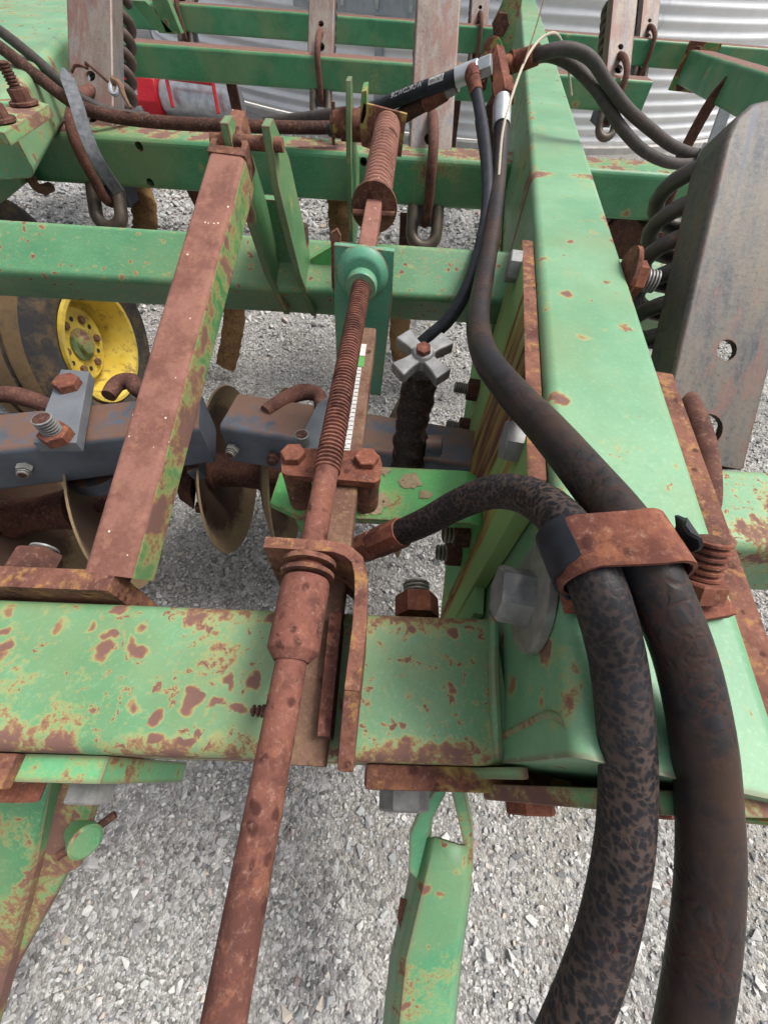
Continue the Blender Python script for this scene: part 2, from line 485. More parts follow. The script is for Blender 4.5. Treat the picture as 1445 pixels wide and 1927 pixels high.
M['bright'] = green('green_bracket', rust=0.22, spots=0.07, light=(0.085, 0.36, 0.10), dark=(0.055, 0.28, 0.07), scale=6, spot_scale=12, edge=0.5)
M['teal'] = green('green_nut_plate', rust=0.2, spots=0.05, light=(0.09, 0.30, 0.20), dark=(0.06, 0.24, 0.15), spot_scale=15, edge=0.5)
M['gusset'] = green('green_gusset', rust=0.86, spots=0.3, light=(0.2, 0.42, 0.22), dark=(0.1, 0.31, 0.14), scale=11, edge=1.0)
M['streaky'] = rust('streaky_side', a=(0.22, 0.09, 0.05), b=(0.13, 0.045, 0.03), c=(0.46, 0.30, 0.08), paint=(0.24, 0.38, 0.14), paint_amt=0.58, stretch=(1, 1, 0.10), pits=0.1)
M['hanger'] = rust('hanger_streaks', a=(0.22, 0.09, 0.05), b=(0.13, 0.045, 0.03), c=(0.42, 0.27, 0.07), paint=(0.20, 0.38, 0.16), paint_amt=0.95, stretch=(1, 1, 0.14), pits=0.1)
M['rust_arm'] = rust('rust_pink', a=(0.30, 0.142, 0.110), b=(0.205, 0.092, 0.070), c=(0.32, 0.155, 0.105), pits=0.08, fleck=0.02, strength=0.15, pit_scale=30, grain=0.25, blot=0.15)
M['arm_side'] = green('green_rust_streak', rust=0.78, spots=0.9, light=(0.085, 0.22, 0.075), dark=(0.045, 0.16, 0.05), scale=14, spot_scale=60, stretch=(1, 0.4, 0.4))
M['rust_rod'] = rust('rust_pitted', a=(0.215, 0.085, 0.062), b=(0.115, 0.047, 0.036), c=(0.25, 0.10, 0.06), pits=0.75, pit_scale=72)
M['rust'] = rust('rust_plain', fleck=0.015)
M['rust_plate'] = rust('rust_yellow_edge', a=(0.235, 0.10, 0.068), b=(0.14, 0.06, 0.045), c=(0.40, 0.215, 0.075), pits=0.4, pit_scale=70)
M['rust_paint'] = rust('rust_with_paint', a=(0.21, 0.085, 0.055), b=(0.13, 0.055, 0.04), c=(0.26, 0.12, 0.05), paint=(0.09, 0.23, 0.08), paint_amt=0.42)
M['rust_bar'] = rust('rust_brown_bar', a=(0.21, 0.125, 0.085), b=(0.16, 0.085, 0.06), c=(0.26, 0.16, 0.08), pits=0.12)
M['rust_dark'] = rust('rust_dark', a=(0.12, 0.052, 0.038), b=(0.06, 0.03, 0.024), c=(0.16, 0.07, 0.04), pits=0.3)
M['rust_red'] = rust('rust_red_nut', a=(0.245, 0.088, 0.055), b=(0.14, 0.05, 0.036), c=(0.31, 0.12, 0.06), pits=0.25, pit_scale=80)
M['rust_hook'] = rust('rust_hook', a=(0.15, 0.065, 0.05), b=(0.09, 0.042, 0.034), c=(0.18, 0.09, 0.06), pits=0.1, strength=0.2)
M['ring'] = metal('dark_cast_hook', (0.075, 0.062, 0.05), (0.13, 0.10, 0.075), rough=0.5, met=0.3, scale=20, rusty=0.25)
M['spring'] = metal('dark_spring', (0.035, 0.033, 0.032), (0.085, 0.065, 0.052), rough=0.48, met=0.2, scale=18, rusty=0.2)
M['spring_far'] = metal('brown_spring', (0.06, 0.042, 0.034), (0.10, 0.066, 0.05), rough=0.55, met=0.15, scale=18)
M['zinc'] = metal('zinc_bolt', (0.15, 0.15, 0.145), (0.27, 0.27, 0.26), rough=0.5, met=0.3, scale=40, rusty=0.12)
M['cast_alu'] = metal('cast_aluminium', (0.17, 0.17, 0.168), (0.29, 0.29, 0.285), rough=0.42, met=0.45, scale=45, bump=0.4, rusty=0.05)
M['galv'] = metal('galvanised', (0.40, 0.42, 0.44), (0.60, 0.62, 0.64), rough=0.38, met=0.75, scale=14)
M['galv_dull'] = metal('galvanised_dull', (0.30, 0.33, 0.36), (0.40, 0.43, 0.46), rough=0.5, met=0.5, scale=10)
M['thread_zinc'] = metal('thread_zinc', (0.24, 0.24, 0.21), (0.36, 0.36, 0.32), rough=0.5, met=0.5, scale=60, rusty=0.2)
M['mud'] = rust('dried_mud', a=(0.245, 0.145, 0.062), b=(0.185, 0.105, 0.045), c=(0.29, 0.175, 0.075), pits=0.3, pit_scale=110, strength=0.9)
M['soil'] = rust('pale_dry_soil', a=(0.40, 0.32, 0.20), b=(0.32, 0.25, 0.15), c=(0.45, 0.37, 0.25), pits=0.3, pit_scale=150, strength=0.9)
M['black_grease'] = rust('black_grease', a=(0.016, 0.014, 0.013), b=(0.010, 0.009, 0.009), c=(0.05, 0.044, 0.036), pits=0.1, strength=1.0)
M['grease_gloss'] = M['black_grease']
M['black_grease'].node_tree.nodes['Principled BSDF'].inputs['Roughness'].default_value = 0.42
M['hose_crazed'] = hose_blister('hose_crazed', (0.008, 0.008, 0.010), (0.100, 0.068, 0.055), 235)
M['hose_cracked'] = hose('hose_cracked', (0.010, 0.010, 0.012), (0.040, 0.021, 0.015), 0.55, scale=85, rough=0.46, dust=(0.062, 0.032, 0.018), width=0.06, dust_amt=0.65)
M['hose_brown'] = hose('hose_brown', (0.014, 0.013, 0.013), (0.06, 0.036, 0.026), 0.6, scale=130, dust=(0.05, 0.034, 0.026))
M['hose_grey'] = hose('hose_grey', (0.034, 0.030, 0.028), (0.07, 0.052, 0.042), 0.4, scale=160, dust=(0.06, 0.048, 0.04))
M['hose_black'] = hose('hose_black', (0.014, 0.016, 0.021), (0.03, 0.03, 0.034), 0.1, scale=200, rough=0.5)
M['hose_rusty'] = rust('hose_rust_scale', a=(0.075, 0.036, 0.027), b=(0.045, 0.023, 0.019), c=(0.14, 0.065, 0.036), pits=0.5, pit_scale=110, strength=1.0)
M['rubber_strap'] = hose('rubber_strap', (0.085, 0.09, 0.098), (0.14, 0.14, 0.14), 0.3, scale=150, rough=0.7)
M['white'] = metal('white_print', (0.42, 0.42, 0.40), (0.60, 0.60, 0.58), rough=0.6, met=0.0)
M['ink'] = metal('black_print', (0.015, 0.015, 0.015), (0.02, 0.02, 0.02), rough=0.6, met=0.0)
M['red'] = metal('red_paint', (0.50, 0.008, 0.018), (0.62, 0.012, 0.025), rough=0.45, met=0.0)
M['twine'] = metal('twine', (0.42, 0.36, 0.27), (0.55, 0.49, 0.39), rough=0.9, met=0.0, scale=300, bump=0.6)

def gang_metal():
    n = NT('gang_blue_grey'); n.co = n.coords()
    k = n.noise(9, 5, 0.6)
    col = n.mix(n.ss(k, 0.3, 0.7), (0.055, 0.066, 0.088), (0.10, 0.12, 0.155))
    up = n.ss(n.upness(), 0.35, 0.9)
    m = n.math('MULTIPLY', up, n.ss(n.noise(12, 6, 0.72, vec=n.warp(0.04, 20)), 0.38, 0.52))
    col = n.mix(m, col, n.mix(n.noise(40, 4), (0.19, 0.10, 0.065), (0.13, 0.085, 0.07)))
    sp = n.math('MULTIPLY', n.ss(n.noise(90, 5, 0.75), 0.6, 0.7), 0.8)
    col = n.mix(sp, col, (0.20, 0.13, 0.10))
    return n.done(col, 0.5, 0.2, n.bump(n.noise(90, 4, 0.7), 0.25, 0.001))
M['gang'] = gang_metal()
M['gang_plate'] = metal('gang_clamp_plate', (0.13, 0.145, 0.165), (0.20, 0.215, 0.235), rough=0.5, met=0.3, scale=8, rusty=0.22)

def post_metal(name, a, b, c, d):
    """worn bare steel: blotchy tan dust over blue-grey metal, rust stains, fine scratches"""
    n = NT(name); n.co = n.coords()
    s = n.node('ShaderNodeVectorMath', operation='MULTIPLY'); n.put(s.inputs[0], n.co); s.inputs[1].default_value = (1, 1, 0.32)
    v = s.outputs[0]
    k = n.noise(15, 6, 0.72, vec=v)
    col = n.ramp(k, [(0.30, a), (0.45, b), (0.56, c), (0.68, d)])
    g = n.noise(130, 5, 0.78)
    col = n.mix(n.math('MULTIPLY', n.ss(g, 0.48, 0.66), 0.55), col, tuple(x * 1.5 for x in b))
    col = n.mix(n.math('MULTIPLY', n.ss(g, 0.46, 0.32), 0.6), col, tuple(x * 0.55 for x in a))
    sv = n.node('ShaderNodeVectorMath', operation='MULTIPLY'); n.put(sv.inputs[0], n.co); sv.inputs[1].default_value = (1, 1, 0.03)
    col = n.mix(n.math('MULTIPLY', n.ss(n.noise(34, 2, 0.5, vec=sv.outputs[0]), 0.60, 0.68), 0.7), col, d)
    rr = n.ss(n.noise(12, 6, 0.74, vec=n.warp(0.06, 15, v)), 0.50, 0.60)
    col = n.mix(n.math('MULTIPLY', rr, 0.8), col, n.mix(n.noise(70, 4), (0.13, 0.06, 0.048), (0.20, 0.095, 0.07)))
    e = n.ss(n.edge(0.012), 0.01, 0.2)
    col = n.mix(n.math('MULTIPLY', e, n.ss(n.noise(30, 5, 0.7), 0.35, 0.55)), col, (0.14, 0.065, 0.05))
    return n.done(col, 0.55, 0.3, n.bump(n.noise(150, 4, 0.7), 0.35, 0.001))
M['post'] = post_metal('post_worn', (0.11, 0.052, 0.046), (0.155, 0.125, 0.106), (0.20, 0.17, 0.146), (0.095, 0.118, 0.17))
M['post_near'] = post_metal('post_near', (0.024, 0.032, 0.048), (0.088, 0.082, 0.074), (0.126, 0.104, 0.080), (0.052, 0.070, 0.105))

def disc_metal():
    n = NT('disc_muddy'); n.co = n.coords()
    rad = n.node('ShaderNodeVectorMath', operation='LENGTH'); tc = n.node('ShaderNodeTexCoord').outputs['Object']
    n.put(rad.inputs[0], tc)
    rr = n.math('ADD', rad.outputs['Value'], n.math('MULTIPLY', n.math('SUBTRACT', n.noise(26, 6, 0.75), 0.5), 0.12))
    col = n.mix(n.ss(rr, 0.19, 0.235), n.mix(n.noise(10, 5), (0.05, 0.028, 0.018), (0.10, 0.052, 0.03)), n.mix(n.noise(70, 5, 0.7), (0.15, 0.098, 0.05), (0.34, 0.25, 0.14)))
    return n.done(col, 0.85, 0.0, n.bump(n.noise(90, 5, 0.7), 0.6, 0.002))
M['disc'] = disc_metal()

def tyre_mat(name, mud):
    n = NT(name); n.co = n.coords()
    k = n.noise(13, 6, 0.72, vec=n.warp(0.05, 20))
    m = n.ss(k, 0.60 - mud * 0.42, 0.92 - mud * 0.42)
    col = n.mix(n.noise(50, 4), (0.022, 0.022, 0.024), (0.05, 0.048, 0.046))
    col = n.mix(m, col, n.mix(n.noise(40, 6, 0.7), (0.115, 0.067, 0.030), (0.22, 0.145, 0.07)))
    return n.done(col, 0.85, 0.0, n.bump(n.math('ADD', m, n.noise(90, 5, 0.7)), 0.6, 0.003))
M['tyre'] = tyre_mat('tyre_rubber', 0.42)
M['tyre_mud'] = tyre_mat('tyre_tread_muddy', 1.0)

def yellow_paint():
    n = NT('yellow_rim'); n.co = n.coords()
    col = n.mix(n.ss(n.noise(8, 5), 0.3, 0.7), (0.60, 0.42, 0.045), (0.70, 0.53, 0.10))
    m = n.ss(n.noise(18, 6, 0.75), 0.53, 0.68)
    col = n.mix(n.math('MULTIPLY', m, 0.85), col, (0.20, 0.115, 0.035))
    col = n.mix(n.math('MULTIPLY', n.ss(n.noise(5, 5, 0.7), 0.48, 0.66), 0.6), col, (0.26, 0.19, 0.06))
    return n.done(col, 0.4, 0.0, n.bump(n.noise(60, 4), 0.15, 0.001))
M['yellow'] = yellow_paint()

def stone_mat():
    n = NT('gravel_stone'); n.co = n.coords(rnd=False)
    isl = n.node('ShaderNodeNewGeometry').outputs['Random Per Island']
    col = n.ramp(isl, [(0.0, (0.15, 0.15, 0.155)), (0.18, (0.30, 0.30, 0.305)), (0.5, (0.43, 0.425, 0.415)), (0.8, (0.52, 0.51, 0.495)), (0.95, (0.60, 0.59, 0.57)), (1.0, (0.46, 0.39, 0.30))])
    t = n.math('FRACT', n.math('MULTIPLY', isl, 37.3))
    col = n.mix(n.math('MULTIPLY', n.ss(t, 0.82, 0.9), 0.35), col, (0.27, 0.33, 0.32))
    col = n.mix(n.math('MULTIPLY', n.math('SUBTRACT', 1.0, n.ss(t, 0.04, 0.06)), 0.4), col, (0.40, 0.26, 0.20))
    col = n.mix(n.math('MULTIPLY', n.ss(n.noise(140, 5, 0.7), 0.45, 0.75), 0.4), col, (0.20, 0.195, 0.19))
    return n.done(col, 0.9, 0.0, n.bump(n.noise(260, 4, 0.7), 0.4, 0.001), 0.2)
M['stone'] = stone_mat()

def ground_mat():
    n = NT('gravel_ground'); n.co = n.coords(rnd=False)
    k = n.vor(70); k2 = n.vor(160)
    c1 = n.ramp(n.sep(k.outputs['Color'], 0), [(0.0, (0.12, 0.118, 0.115)), (0.5, (0.30, 0.29, 0.28)), (1.0, (0.48, 0.47, 0.45))])
    c2 = n.ramp(n.sep(k2.outputs['Color'], 0), [(0.0, (0.14, 0.138, 0.13)), (0.6, (0.30, 0.29, 0.275)), (1.0, (0.54, 0.53, 0.51))])
    col = n.mix(n.ss(n.noise(6, 4), 0.4, 0.6), c1, c2)
    col = n.mix(n.math('MULTIPLY', n.ss(n.noise(2.5, 5, 0.6), 0.45, 0.7), 0.35), col, (0.27, 0.24, 0.19))
    h = n.math('ADD', n.math('MULTIPLY', k.outputs['Distance'], -0.6), n.math('MULTIPLY', k2.outputs['Distance'], -0.4))
    return n.done(col, 0.95, 0.0, n.bump(h, 0.9, 0.012), 0.2)
M['ground'] = ground_mat()

def bin_steel():
    n = NT('bin_steel'); n.co = n.coords(rnd=False)
    col = n.mix(n.ss(n.noise(3, 5), 0.3, 0.7), (0.74, 0.75, 0.76), (0.84, 0.845, 0.85))
    return n.done(col, 0.42, 0.2, n.bump(n.noise(60, 3), 0.05, 0.001))
M['bin'] = bin_steel()
M['concrete'] = metal('concrete', (0.45, 0.43, 0.40), (0.58, 0.56, 0.53), rough=0.9, met=0.0, scale=12)

# ------------------------------------------------------------------ ground
def structure(o): o['kind'] = 'structure'; return o
g = MB(); g.add([(-60, -40, 0), (60, -40, 0), (60, 80, 0), (-60, 80, 0)], [(0, 1, 2, 3)])
structure(obj('ground', g, M['ground'], smooth=0))

def gravel(name, n, x0, x1, y0, y1, smin, smax, seed, power=2.6, fan=0.0):
    rng = np.random.default_rng(seed)
    temps = []
    for k in range(14):
        while True:
            bm = bmesh.new()
            for _ in range(10):
                p = rng.normal(size=3); p /= np.linalg.norm(p); p *= rng.uniform(0.8, 1.05); p *= (1.0, rng.uniform(0.6, 0.95), rng.uniform(0.42, 0.7))
                bm.verts.new(p)
            r = bmesh.ops.convex_hull(bm, input=bm.verts)
            bmesh.ops.delete(bm, geom=[v for v in bm.verts if not v.link_faces], context='VERTS')
            bm.verts.index_update()
            tv = np.array([v.co[:] for v in bm.verts]); tf = np.array([[v.index for v in f.verts] for f in bm.faces if len(f.verts) == 3])
            ok = all(len(f.verts) == 3 for f in bm.faces); bm.free()
            if ok: break
        temps.append((tv, tf))
    x = rng.uniform(x0, x1, n); y = rng.uniform(y0, y1, n)
    s = smin + (smax - smin) * rng.random(n) ** power
    lump = np.sin(x * 5.1 + 1) * np.sin(y * 4.3) + 0.7 * np.sin(x * 11 + y * 7)
    s *= 1.0 + 0.15 * lump
    which = rng.integers(0, len(temps), n)
    VV, FF, off = [], [], 0
    for k, (tv, tf) in enumerate(temps):
        idx = np.where(which == k)[0]; m = len(idx)
        if m == 0: continue
        a = rng.uniform(0, 6.283, m); tx = rng.normal(0, 0.35, m); ty = rng.normal(0, 0.35, m)
        ca, sa = np.cos(a), np.sin(a)
        P = tv[None, :, :] * (s[idx, None, None] * 0.5)
        X = P[..., 0]; Y = P[..., 1]; Z = P[..., 2]
        Z2 = Z + X * tx[:, None] + Y * ty[:, None]
        X2 = X * ca[:, None] - Y * sa[:, None]; Y2 = X * sa[:, None] + Y * ca[:, None]
        X2 += x[idx, None]; Y2 += y[idx, None]; Z2 += (s[idx] * rng.uniform(0.02, 0.26, m))[:, None]
        VV.append(np.stack([X2, Y2, Z2], -1).reshape(-1, 3))
        FF.append((tf[None] + (np.arange(m) * len(tv))[:, None, None] + off).reshape(-1, 3)); off += m * len(tv)
    VV = np.concatenate(VV).astype(np.float32); FF = np.concatenate(FF).astype(np.int32)
    me = bpy.data.meshes.new(name)
    me.vertices.add(len(VV)); me.vertices.foreach_set('co', VV.ravel())
    me.loops.add(FF.size); me.loops.foreach_set('vertex_index', FF.ravel())
    me.polygons.add(len(FF)); me.polygons.foreach_set('loop_start', np.arange(0, FF.size, 3, dtype=np.int32))
    me.polygons.foreach_set('loop_total', np.full(len(FF), 3, np.int32))
    me.update(calc_edges=True); me.validate()
    o = link(name, me, M['stone'], None, 0)
    return o
for args, lab in (((84000, -2.0, 2.3, -0.8, 2.4, 0.005, 0.021, 3, 1.9), 'fine crushed grey gravel under and in front of the implement'),
                  ((4500, -2.0, 2.3, -0.8, 2.4, 0.018, 0.048, 8, 3.2), 'larger broken stones scattered in the gravel under the implement'),
                  ((30000, -3.8, 3.6, 2.4, 6.4, 0.016, 0.065, 5, 2.6), 'crushed grey gravel further back towards the grain bin')):
    o = gravel('gravel', *args); o['kind'] = 'stuff'; o['label'] = lab; o['category'] = 'gravel'

# ------------------------------------------------------------------ grain bin behind
BC, BR = V((1.3, 12.15, 0)), 5.7
bn = thing('grain_bin', 'round corrugated galvanised grain bin behind the green implement', 'grain bin', BC)
def ring_sheet(a0, a1, z0, z1, off):
    mb = MB(); na = max(8, int((a1 - a0) / 1.5)); pitch = 0.105
    nz = int(round((z1 - z0) / pitch * 8))
    vs = []
    for i in range(na + 1):
        a = math.radians(a0 + (a1 - a0) * i / na)
        for k in range(nz + 1):
            z = z0 + (z1 - z0) * k / nz
            r = BR + 0.014 * math.cos(2 * math.pi * z / pitch) + off
            vs.append((BC.x + r * math.sin(a), BC.y - r * math.cos(a), z))
    fs = [(i * (nz + 1) + k, (i + 1) * (nz + 1) + k, (i + 1) * (nz + 1) + k + 1, i * (nz + 1) + k + 1) for i in range(na) for k in range(nz)]
    return mb.add(vs, fs)
for lev in range(3):
    z0 = 0.08 + lev * 1.155
    for j in range(9):
        a0 = -130 + j * 29 + (lev % 2) * 13
        obj('wall_sheet', ring_sheet(a0, a0 + 29.5, z0, z0 + 1.155 + 0.0, 0.003 * ((j + lev) % 2)), M['bin'], bn, smooth=60)
mb = MB(); mb.lathe((BC.x, BC.y, 0.0), (0, 0, 1), [(0, 5.77), (0.06, 5.77), (0.07, 5.75)], 96); obj('foundation', mb, M['concrete'], bn)
for j in range(8):      # vertical stiffeners
    a = math.radians(-72 + j * 19)
    c = V((BC.x + (BR + 0.03) * math.sin(a), BC.y - (BR + 0.03) * math.cos(a), 1.8)); rd = V((math.sin(a), -math.cos(a), 0)); tg = V((math.cos(a), math.sin(a), 0))
    if j in (0, 3, 6):
        mb = MB(); mb.box(c, rd * 0.022, tg * 0.045, (0, 0, 1.7)); obj('stiffener', mb, M['galv_dull'], bn, bevel=0.008)
# bin door
a = math.radians(-17)
dc = V((BC.x + (BR + 0.03) * math.sin(a), BC.y - (BR + 0.03) * math.cos(a), 0)); tg = V((math.cos(a), math.sin(a), 0)); rd = V((math.sin(a), -math.cos(a), 0))
dd = MB(); dd.box(dc + V((0, 0, 1.55)) + rd * 0.03, tg * 0.75, rd * 0.05, (0, 0, 0.60)); door = obj('door', dd, M['galv_dull'], bn, bevel=0.01)
for k in (-0.55, -0.18, 0.2, 0.56):
    mb = MB(); mb.box(dc + V((0, 0, 1.55)) + rd * 0.088 + tg * k, tg * 0.02, rd * 0.01, (0, 0, 0.56)); obj('door_rib', mb, M['galv'], door, bevel=0.004)
    mb = MB()
    for q in (-0.5, -0.2, 0.1, 0.4):
        mb.hexa(dc + V((0, 0, 1.55 + q)) + rd * 0.08 + tg * (k + 0.1), rd, 0.014, 0.012)
    obj('door_bolts', mb, M['galv'], door)

# ------------------------------------------------------------------ auger left of the bin
A0, A1 = at(228, 172, z=0.22), at(445, 202, z=0.22)
ad = (A1 - A0).normalized()
au = thing('grain_auger', 'galvanised auger tube with red hopper lying left of the grain bin', 'auger', (A0.x, A0.y, 0))
L = (A1 - A0).length
mb = MB(); mb.lathe(A0 - ad * 0.6, ad, [(0, 0.30), (0.55, 0.30), (0.9, 0.28), (1.02, 0.26)], 28); obj('hopper_end', mb, M['galv'], au)
mb = MB(); mb.lathe(A0 + ad * L * 0.42, ad, [(0, 0.17), (L * 0.6, 0.17)], 28); obj('tube', mb, M['galv'], au)
_, au_s, au_u = frame_of(ad)
mb = MB()
for t, r in ((0.10, 0.32), (0.44, 0.24)): pass
mb.lathe(A0 + ad * (L * 0.18), ad, [(0, 0.29), (0.02, 0.30), (L * 0.22, 0.235), (L * 0.235, 0.22)], 8); obj('red_hood', mb, M['red'], au, bevel=0.01)
fr = MB()
f0 = A0 + ad * L * 0.50 + V((0, -0.16, 0.20)); f1 = A0 + ad * L * 0.88 + V((0, -0.16, 0.20))
fr.tube([f0, f1], 0.022, 8); fr.tube([f0, f0 + V((0.02, -0.1, -0.22))], 0.02, 8); fr.tube([f1, f1 + V((0.02, -0.1, -0.22))], 0.02, 8)
fr.tube([f0.lerp(f1, 0.55), f0.lerp(f1, 0.5) + V((0, 0.3, 0.35))], 0.02, 8)
obj('red_frame', fr, M['red'], au)
for k in (0.3, 0.8):
    q = A0 + ad * L * k; mb = MB(); mb.bx(q.x - 0.12, q.x + 0.12, q.y - 0.12, q.y + 0.12, 0.0, 0.06); obj('skid', mb, M['concrete'], au, bevel=0.01)

# ------------------------------------------------------------------ implement frame
ZT, ZB = 0.995, 0.842
TS = 0.165                                   # sideways run of the tongue per metre of depth
def txl(y): return 0.200 + TS * (y - 0.385)  # left face of the tongue
TW = 0.150                                   # its width along x
FR = thing('implement_frame', 'weathered green steel frame of crossbeams and a sloping tongue beam', 'implement frame', (0.2, 0.5, 0.0))
front = MB().rbeam((-1.5, 0.089, (ZT + ZB) / 2), (0.150, 0.089, (ZT + ZB) / 2), 0.152, ZT - ZB, 0.017)
fb = obj('front_beam', front, M['front'], FR); fb['label'] = 'front crossbeam with rust spots and yellow halos'
rb = MB().rbeam((0.30, 0.36, (ZT + ZB) / 2 - 0.01), (1.6, 0.36, (ZT + ZB) / 2 - 0.01), 0.152, ZT - ZB, 0.017)
obj('right_beam', rb, M['front'], FR)
def cut(o, cutters):
    """drill blind holes into a part, then drop the drills"""
    tmp = []
    for mb in cutters:
        c = obj('drill', mb, None, None, smooth=0); tmp.append(c)
        md = o.modifiers.new('hole', 'BOOLEAN'); md.operation = 'DIFFERENCE'; md.object = c; md.solver = 'EXACT'
        c.location = (0, 0, 0)
    bpy.context.view_layer.update()
    dg = bpy.context.evaluated_depsgraph_get()
    me = bpy.data.meshes.new_from_object(o.evaluated_get(dg))
    o.modifiers.clear(); old = o.data; o.data = me
    for c in tmp: bpy.data.objects.remove(c)
def beam(y, x0, x1, mat, dz=0.0, h=0.0):
    return MB().rbeam((x0, y + 0.0775, (ZT + ZB) / 2 + dz), (x1, y + 0.0775, (ZT + ZB) / 2 + dz), 0.155, ZT - ZB + h, 0.020)
b2 = obj('crossbeam', beam(1.875, -1.75, 2.6, None), M['beam'], FR)
holes = []
for q in ((262, 276), (283, 344), (684, 305), (1030, 330)):
    p = at(*q, y=1.875); holes.append(MB().lathe(p + V((0, -0.03, 0)), (0, 1, 0), [(0, 0.014), (0.10, 0.014)], 20))
cut(b2, holes)
obj('crossbeam', beam(3.70, -1.75, at(1218, 180, y=3.7).x, None), M['beam_far'], FR)
obj('crossbeam', beam(5.55, -2.6, 4.6, None, dz=0.01, h=0.015), M['beam_far'], FR)
# diagonal wing beam at the right
w0, w1 = at(1306, 128, y=5.35), V((2.75, 3.05, 0.99))
obj('wing_beam', MB().rbeam(w0, at(1480, 200, y=3.3), 0.2, 0.21, 0.022), M['beam_far'], FR)
wd = (at(1480, 200, y=3.3) - w0).normalized()
mb = MB(); mb.box(w0 - wd * 0.02, wd * 0.02, wd.cross(V((0, 0, 1))).normalized() * 0.13, (0, 0, 0.15)); wp = obj('hinge_plate', mb, M['rust_paint'], FR, bevel=0.004)
for dz in (-0.11, 0.10):
    mb = MB(); mb.hexa(w0 - wd * 0.04 + V((-0.06, -0.06, dz)), (-0.7, -0.7, 0), 0.035, 0.03); obj('hinge_bolt', mb, M['rust_dark'], wp)

# tongue
TZ0, TZ1 = 0.845, 1.15
def tong(y): return V((txl(y) + TW / 2, y, 0))
t0, t1 = tong(0.003), tong(6.2)
tdir = (t1 - t0).normalized(); tside = V((tdir.y, -tdir.x, 0))   # to the right
TWn = TW * tdir.y
tb = MB().rbeam(t0 + V((0, 0, (TZ0 + TZ1) / 2)), t1 + V((0, 0, (TZ0 + TZ1) / 2)), TWn, TZ1 - TZ0, 0.014)
tgo = obj('tongue_beam', tb, M['tongue'], FR); tgo['label'] = 'pale green tongue beam with rust chips, running away from the viewer'
# bolted side plates
def side_pt(px, py, off):
    """point on a plane parallel to the tongue's side, off metres to the right of its left face"""
    d = ray(px, py); a = 0.200 - TS * 0.385 + off
    t = (a - CAM[0] + TS * CAM[1]) / (d[0] - TS * d[1])
    return V(CAM + t * d)
def side_plate(name, y0, y1, off, zlo0, zlo1, zhi, th, mat, edge_mat, chamf):
    p0 = V((txl(y0) + off, y0, 0)); p1 = V((txl(y1) + off, y1, 0)); d = (p1 - p0)
    pts = [p0 + V((0, 0, zlo0)), p1 + V((0, 0, zlo1)), p1 + V((0, 0, zhi - chamf)), p1 - d * 0.03 + V((0, 0, zhi)), p0 + d * 0.03 + V((0, 0, zhi)), p0 + V((0, 0, zhi - chamf))]
    mb = MB().prism(pts, tside * th)
    o = obj(name, mb, mat, FR, bevel=0.002)
    o.data.materials.append(edge_mat)
    for p in o.data.polygons:
        if p.normal.z > 0.5: p.material_index = 1
    return o
y_far = side_pt(992, 455, -0.02).y; y_near = side_pt(1022, 905, -0.02).y
sl = side_plate('side_plate', 0.245, 0.86, -0.0225, 0.55, 0.62, 1.138, 0.0205, M['streaky'], M['rust_plate'], 0.03)
sr = side_plate('side_plate', -0.02, 0.50, TW + 0.018, 0.80, 0.80, 1.12, 0.026, M['rust_paint'], M['rust_plate'], 0.02)
# second hanging plate with hidden lower run beside the left plate
mb = MB()
pA, pB = V((txl(0.20) - 0.004, 0.20, 0)), V((txl(1.9) - 0.004, 1.9, 0))
mb.prism([pA + V((0, 0, 0.52)), V((txl(0.9) - .004, 0.9, 0.50)), V((txl(1.35) - .004, 1.35, 0.66)), pB + V((0, 0, 0.80)), pB + V((0, 0, 0.90)), pA + V((0, 0, 0.90))], -tside * 0.014)
hp = obj('hanger_plate', mb, M['hanger'], FR, bevel=0.002)

def bolt(parent, p, d, r, h, mat, washer=0.0, wmat=None, thread=0.0, tmat=None, tr=0.55, name='bolt', rot=0.0, wt=0.006):
    p, d = V(p), V(d).normalized(); q = p
    o = None
    if washer: q = p + d * wt
    o = obj(name, MB().hexa(q, d, r, h, rot), mat, parent)
    if washer: obj('washer', MB().lathe(p, d, [(0, washer), (wt * 0.9, washer), (wt, washer * 0.97)], 28), wmat or mat, o)
    if thread:
        t_ = obj('thread', MB().thread(q + d * h * 0.9, d, r * tr, thread, 0.0052, 18, 0.0026), tmat or mat, o, smooth=30)
        grooves(t_, q, d, r * tr - 0.0016, M['rust_dark'])
    return o
# bolt heads on the left side plate
for q in ((966, 503), (963, 832)):
    p = side_pt(*q, -0.032)
    bolt(FR, V((txl(p.y) - 0.0225, p.y, p.z)) , -tside, 0.026, 0.020, M['zinc'], rot=0.3, name='side_bolt')
for q in ((868, 735), (850, 806)):
    p = at(*q, y=0.62 if q[1] < 780 else 0.55)
    p = side_pt(q[0] + 26, q[1], -0.03)
    bolt(FR, V((txl(p.y) - 0.0225, p.y, p.z)), -tside, 0.027, 0.028, M['rust_dark'], thread=0.035, tmat=M['thread_zinc'], name='side_nut')
# big washer bolt low on the tongue
p = side_pt(1010, 1128, 0.0)
bolt(FR, V((txl(p.y) - 0.001, p.y, p.z)), -tside, 0.028, 0.030, M['zinc'], washer=0.052, wmat=M['thread_zinc'], name='washer_bolt', wt=0.008, rot=0.2)
# nut on the far right of the tongue
p = side_pt(1172, 522, TW)
p = V((txl(p.y) + TW, p.y, p.z))
bolt(FR, p, tside, 0.028, 0.022, M['rust_red'], washer=0.046, wmat=M['rust_red'], thread=0.026, tmat=M['zinc'], tr=0.62, name='through_nut', wt=0.008)
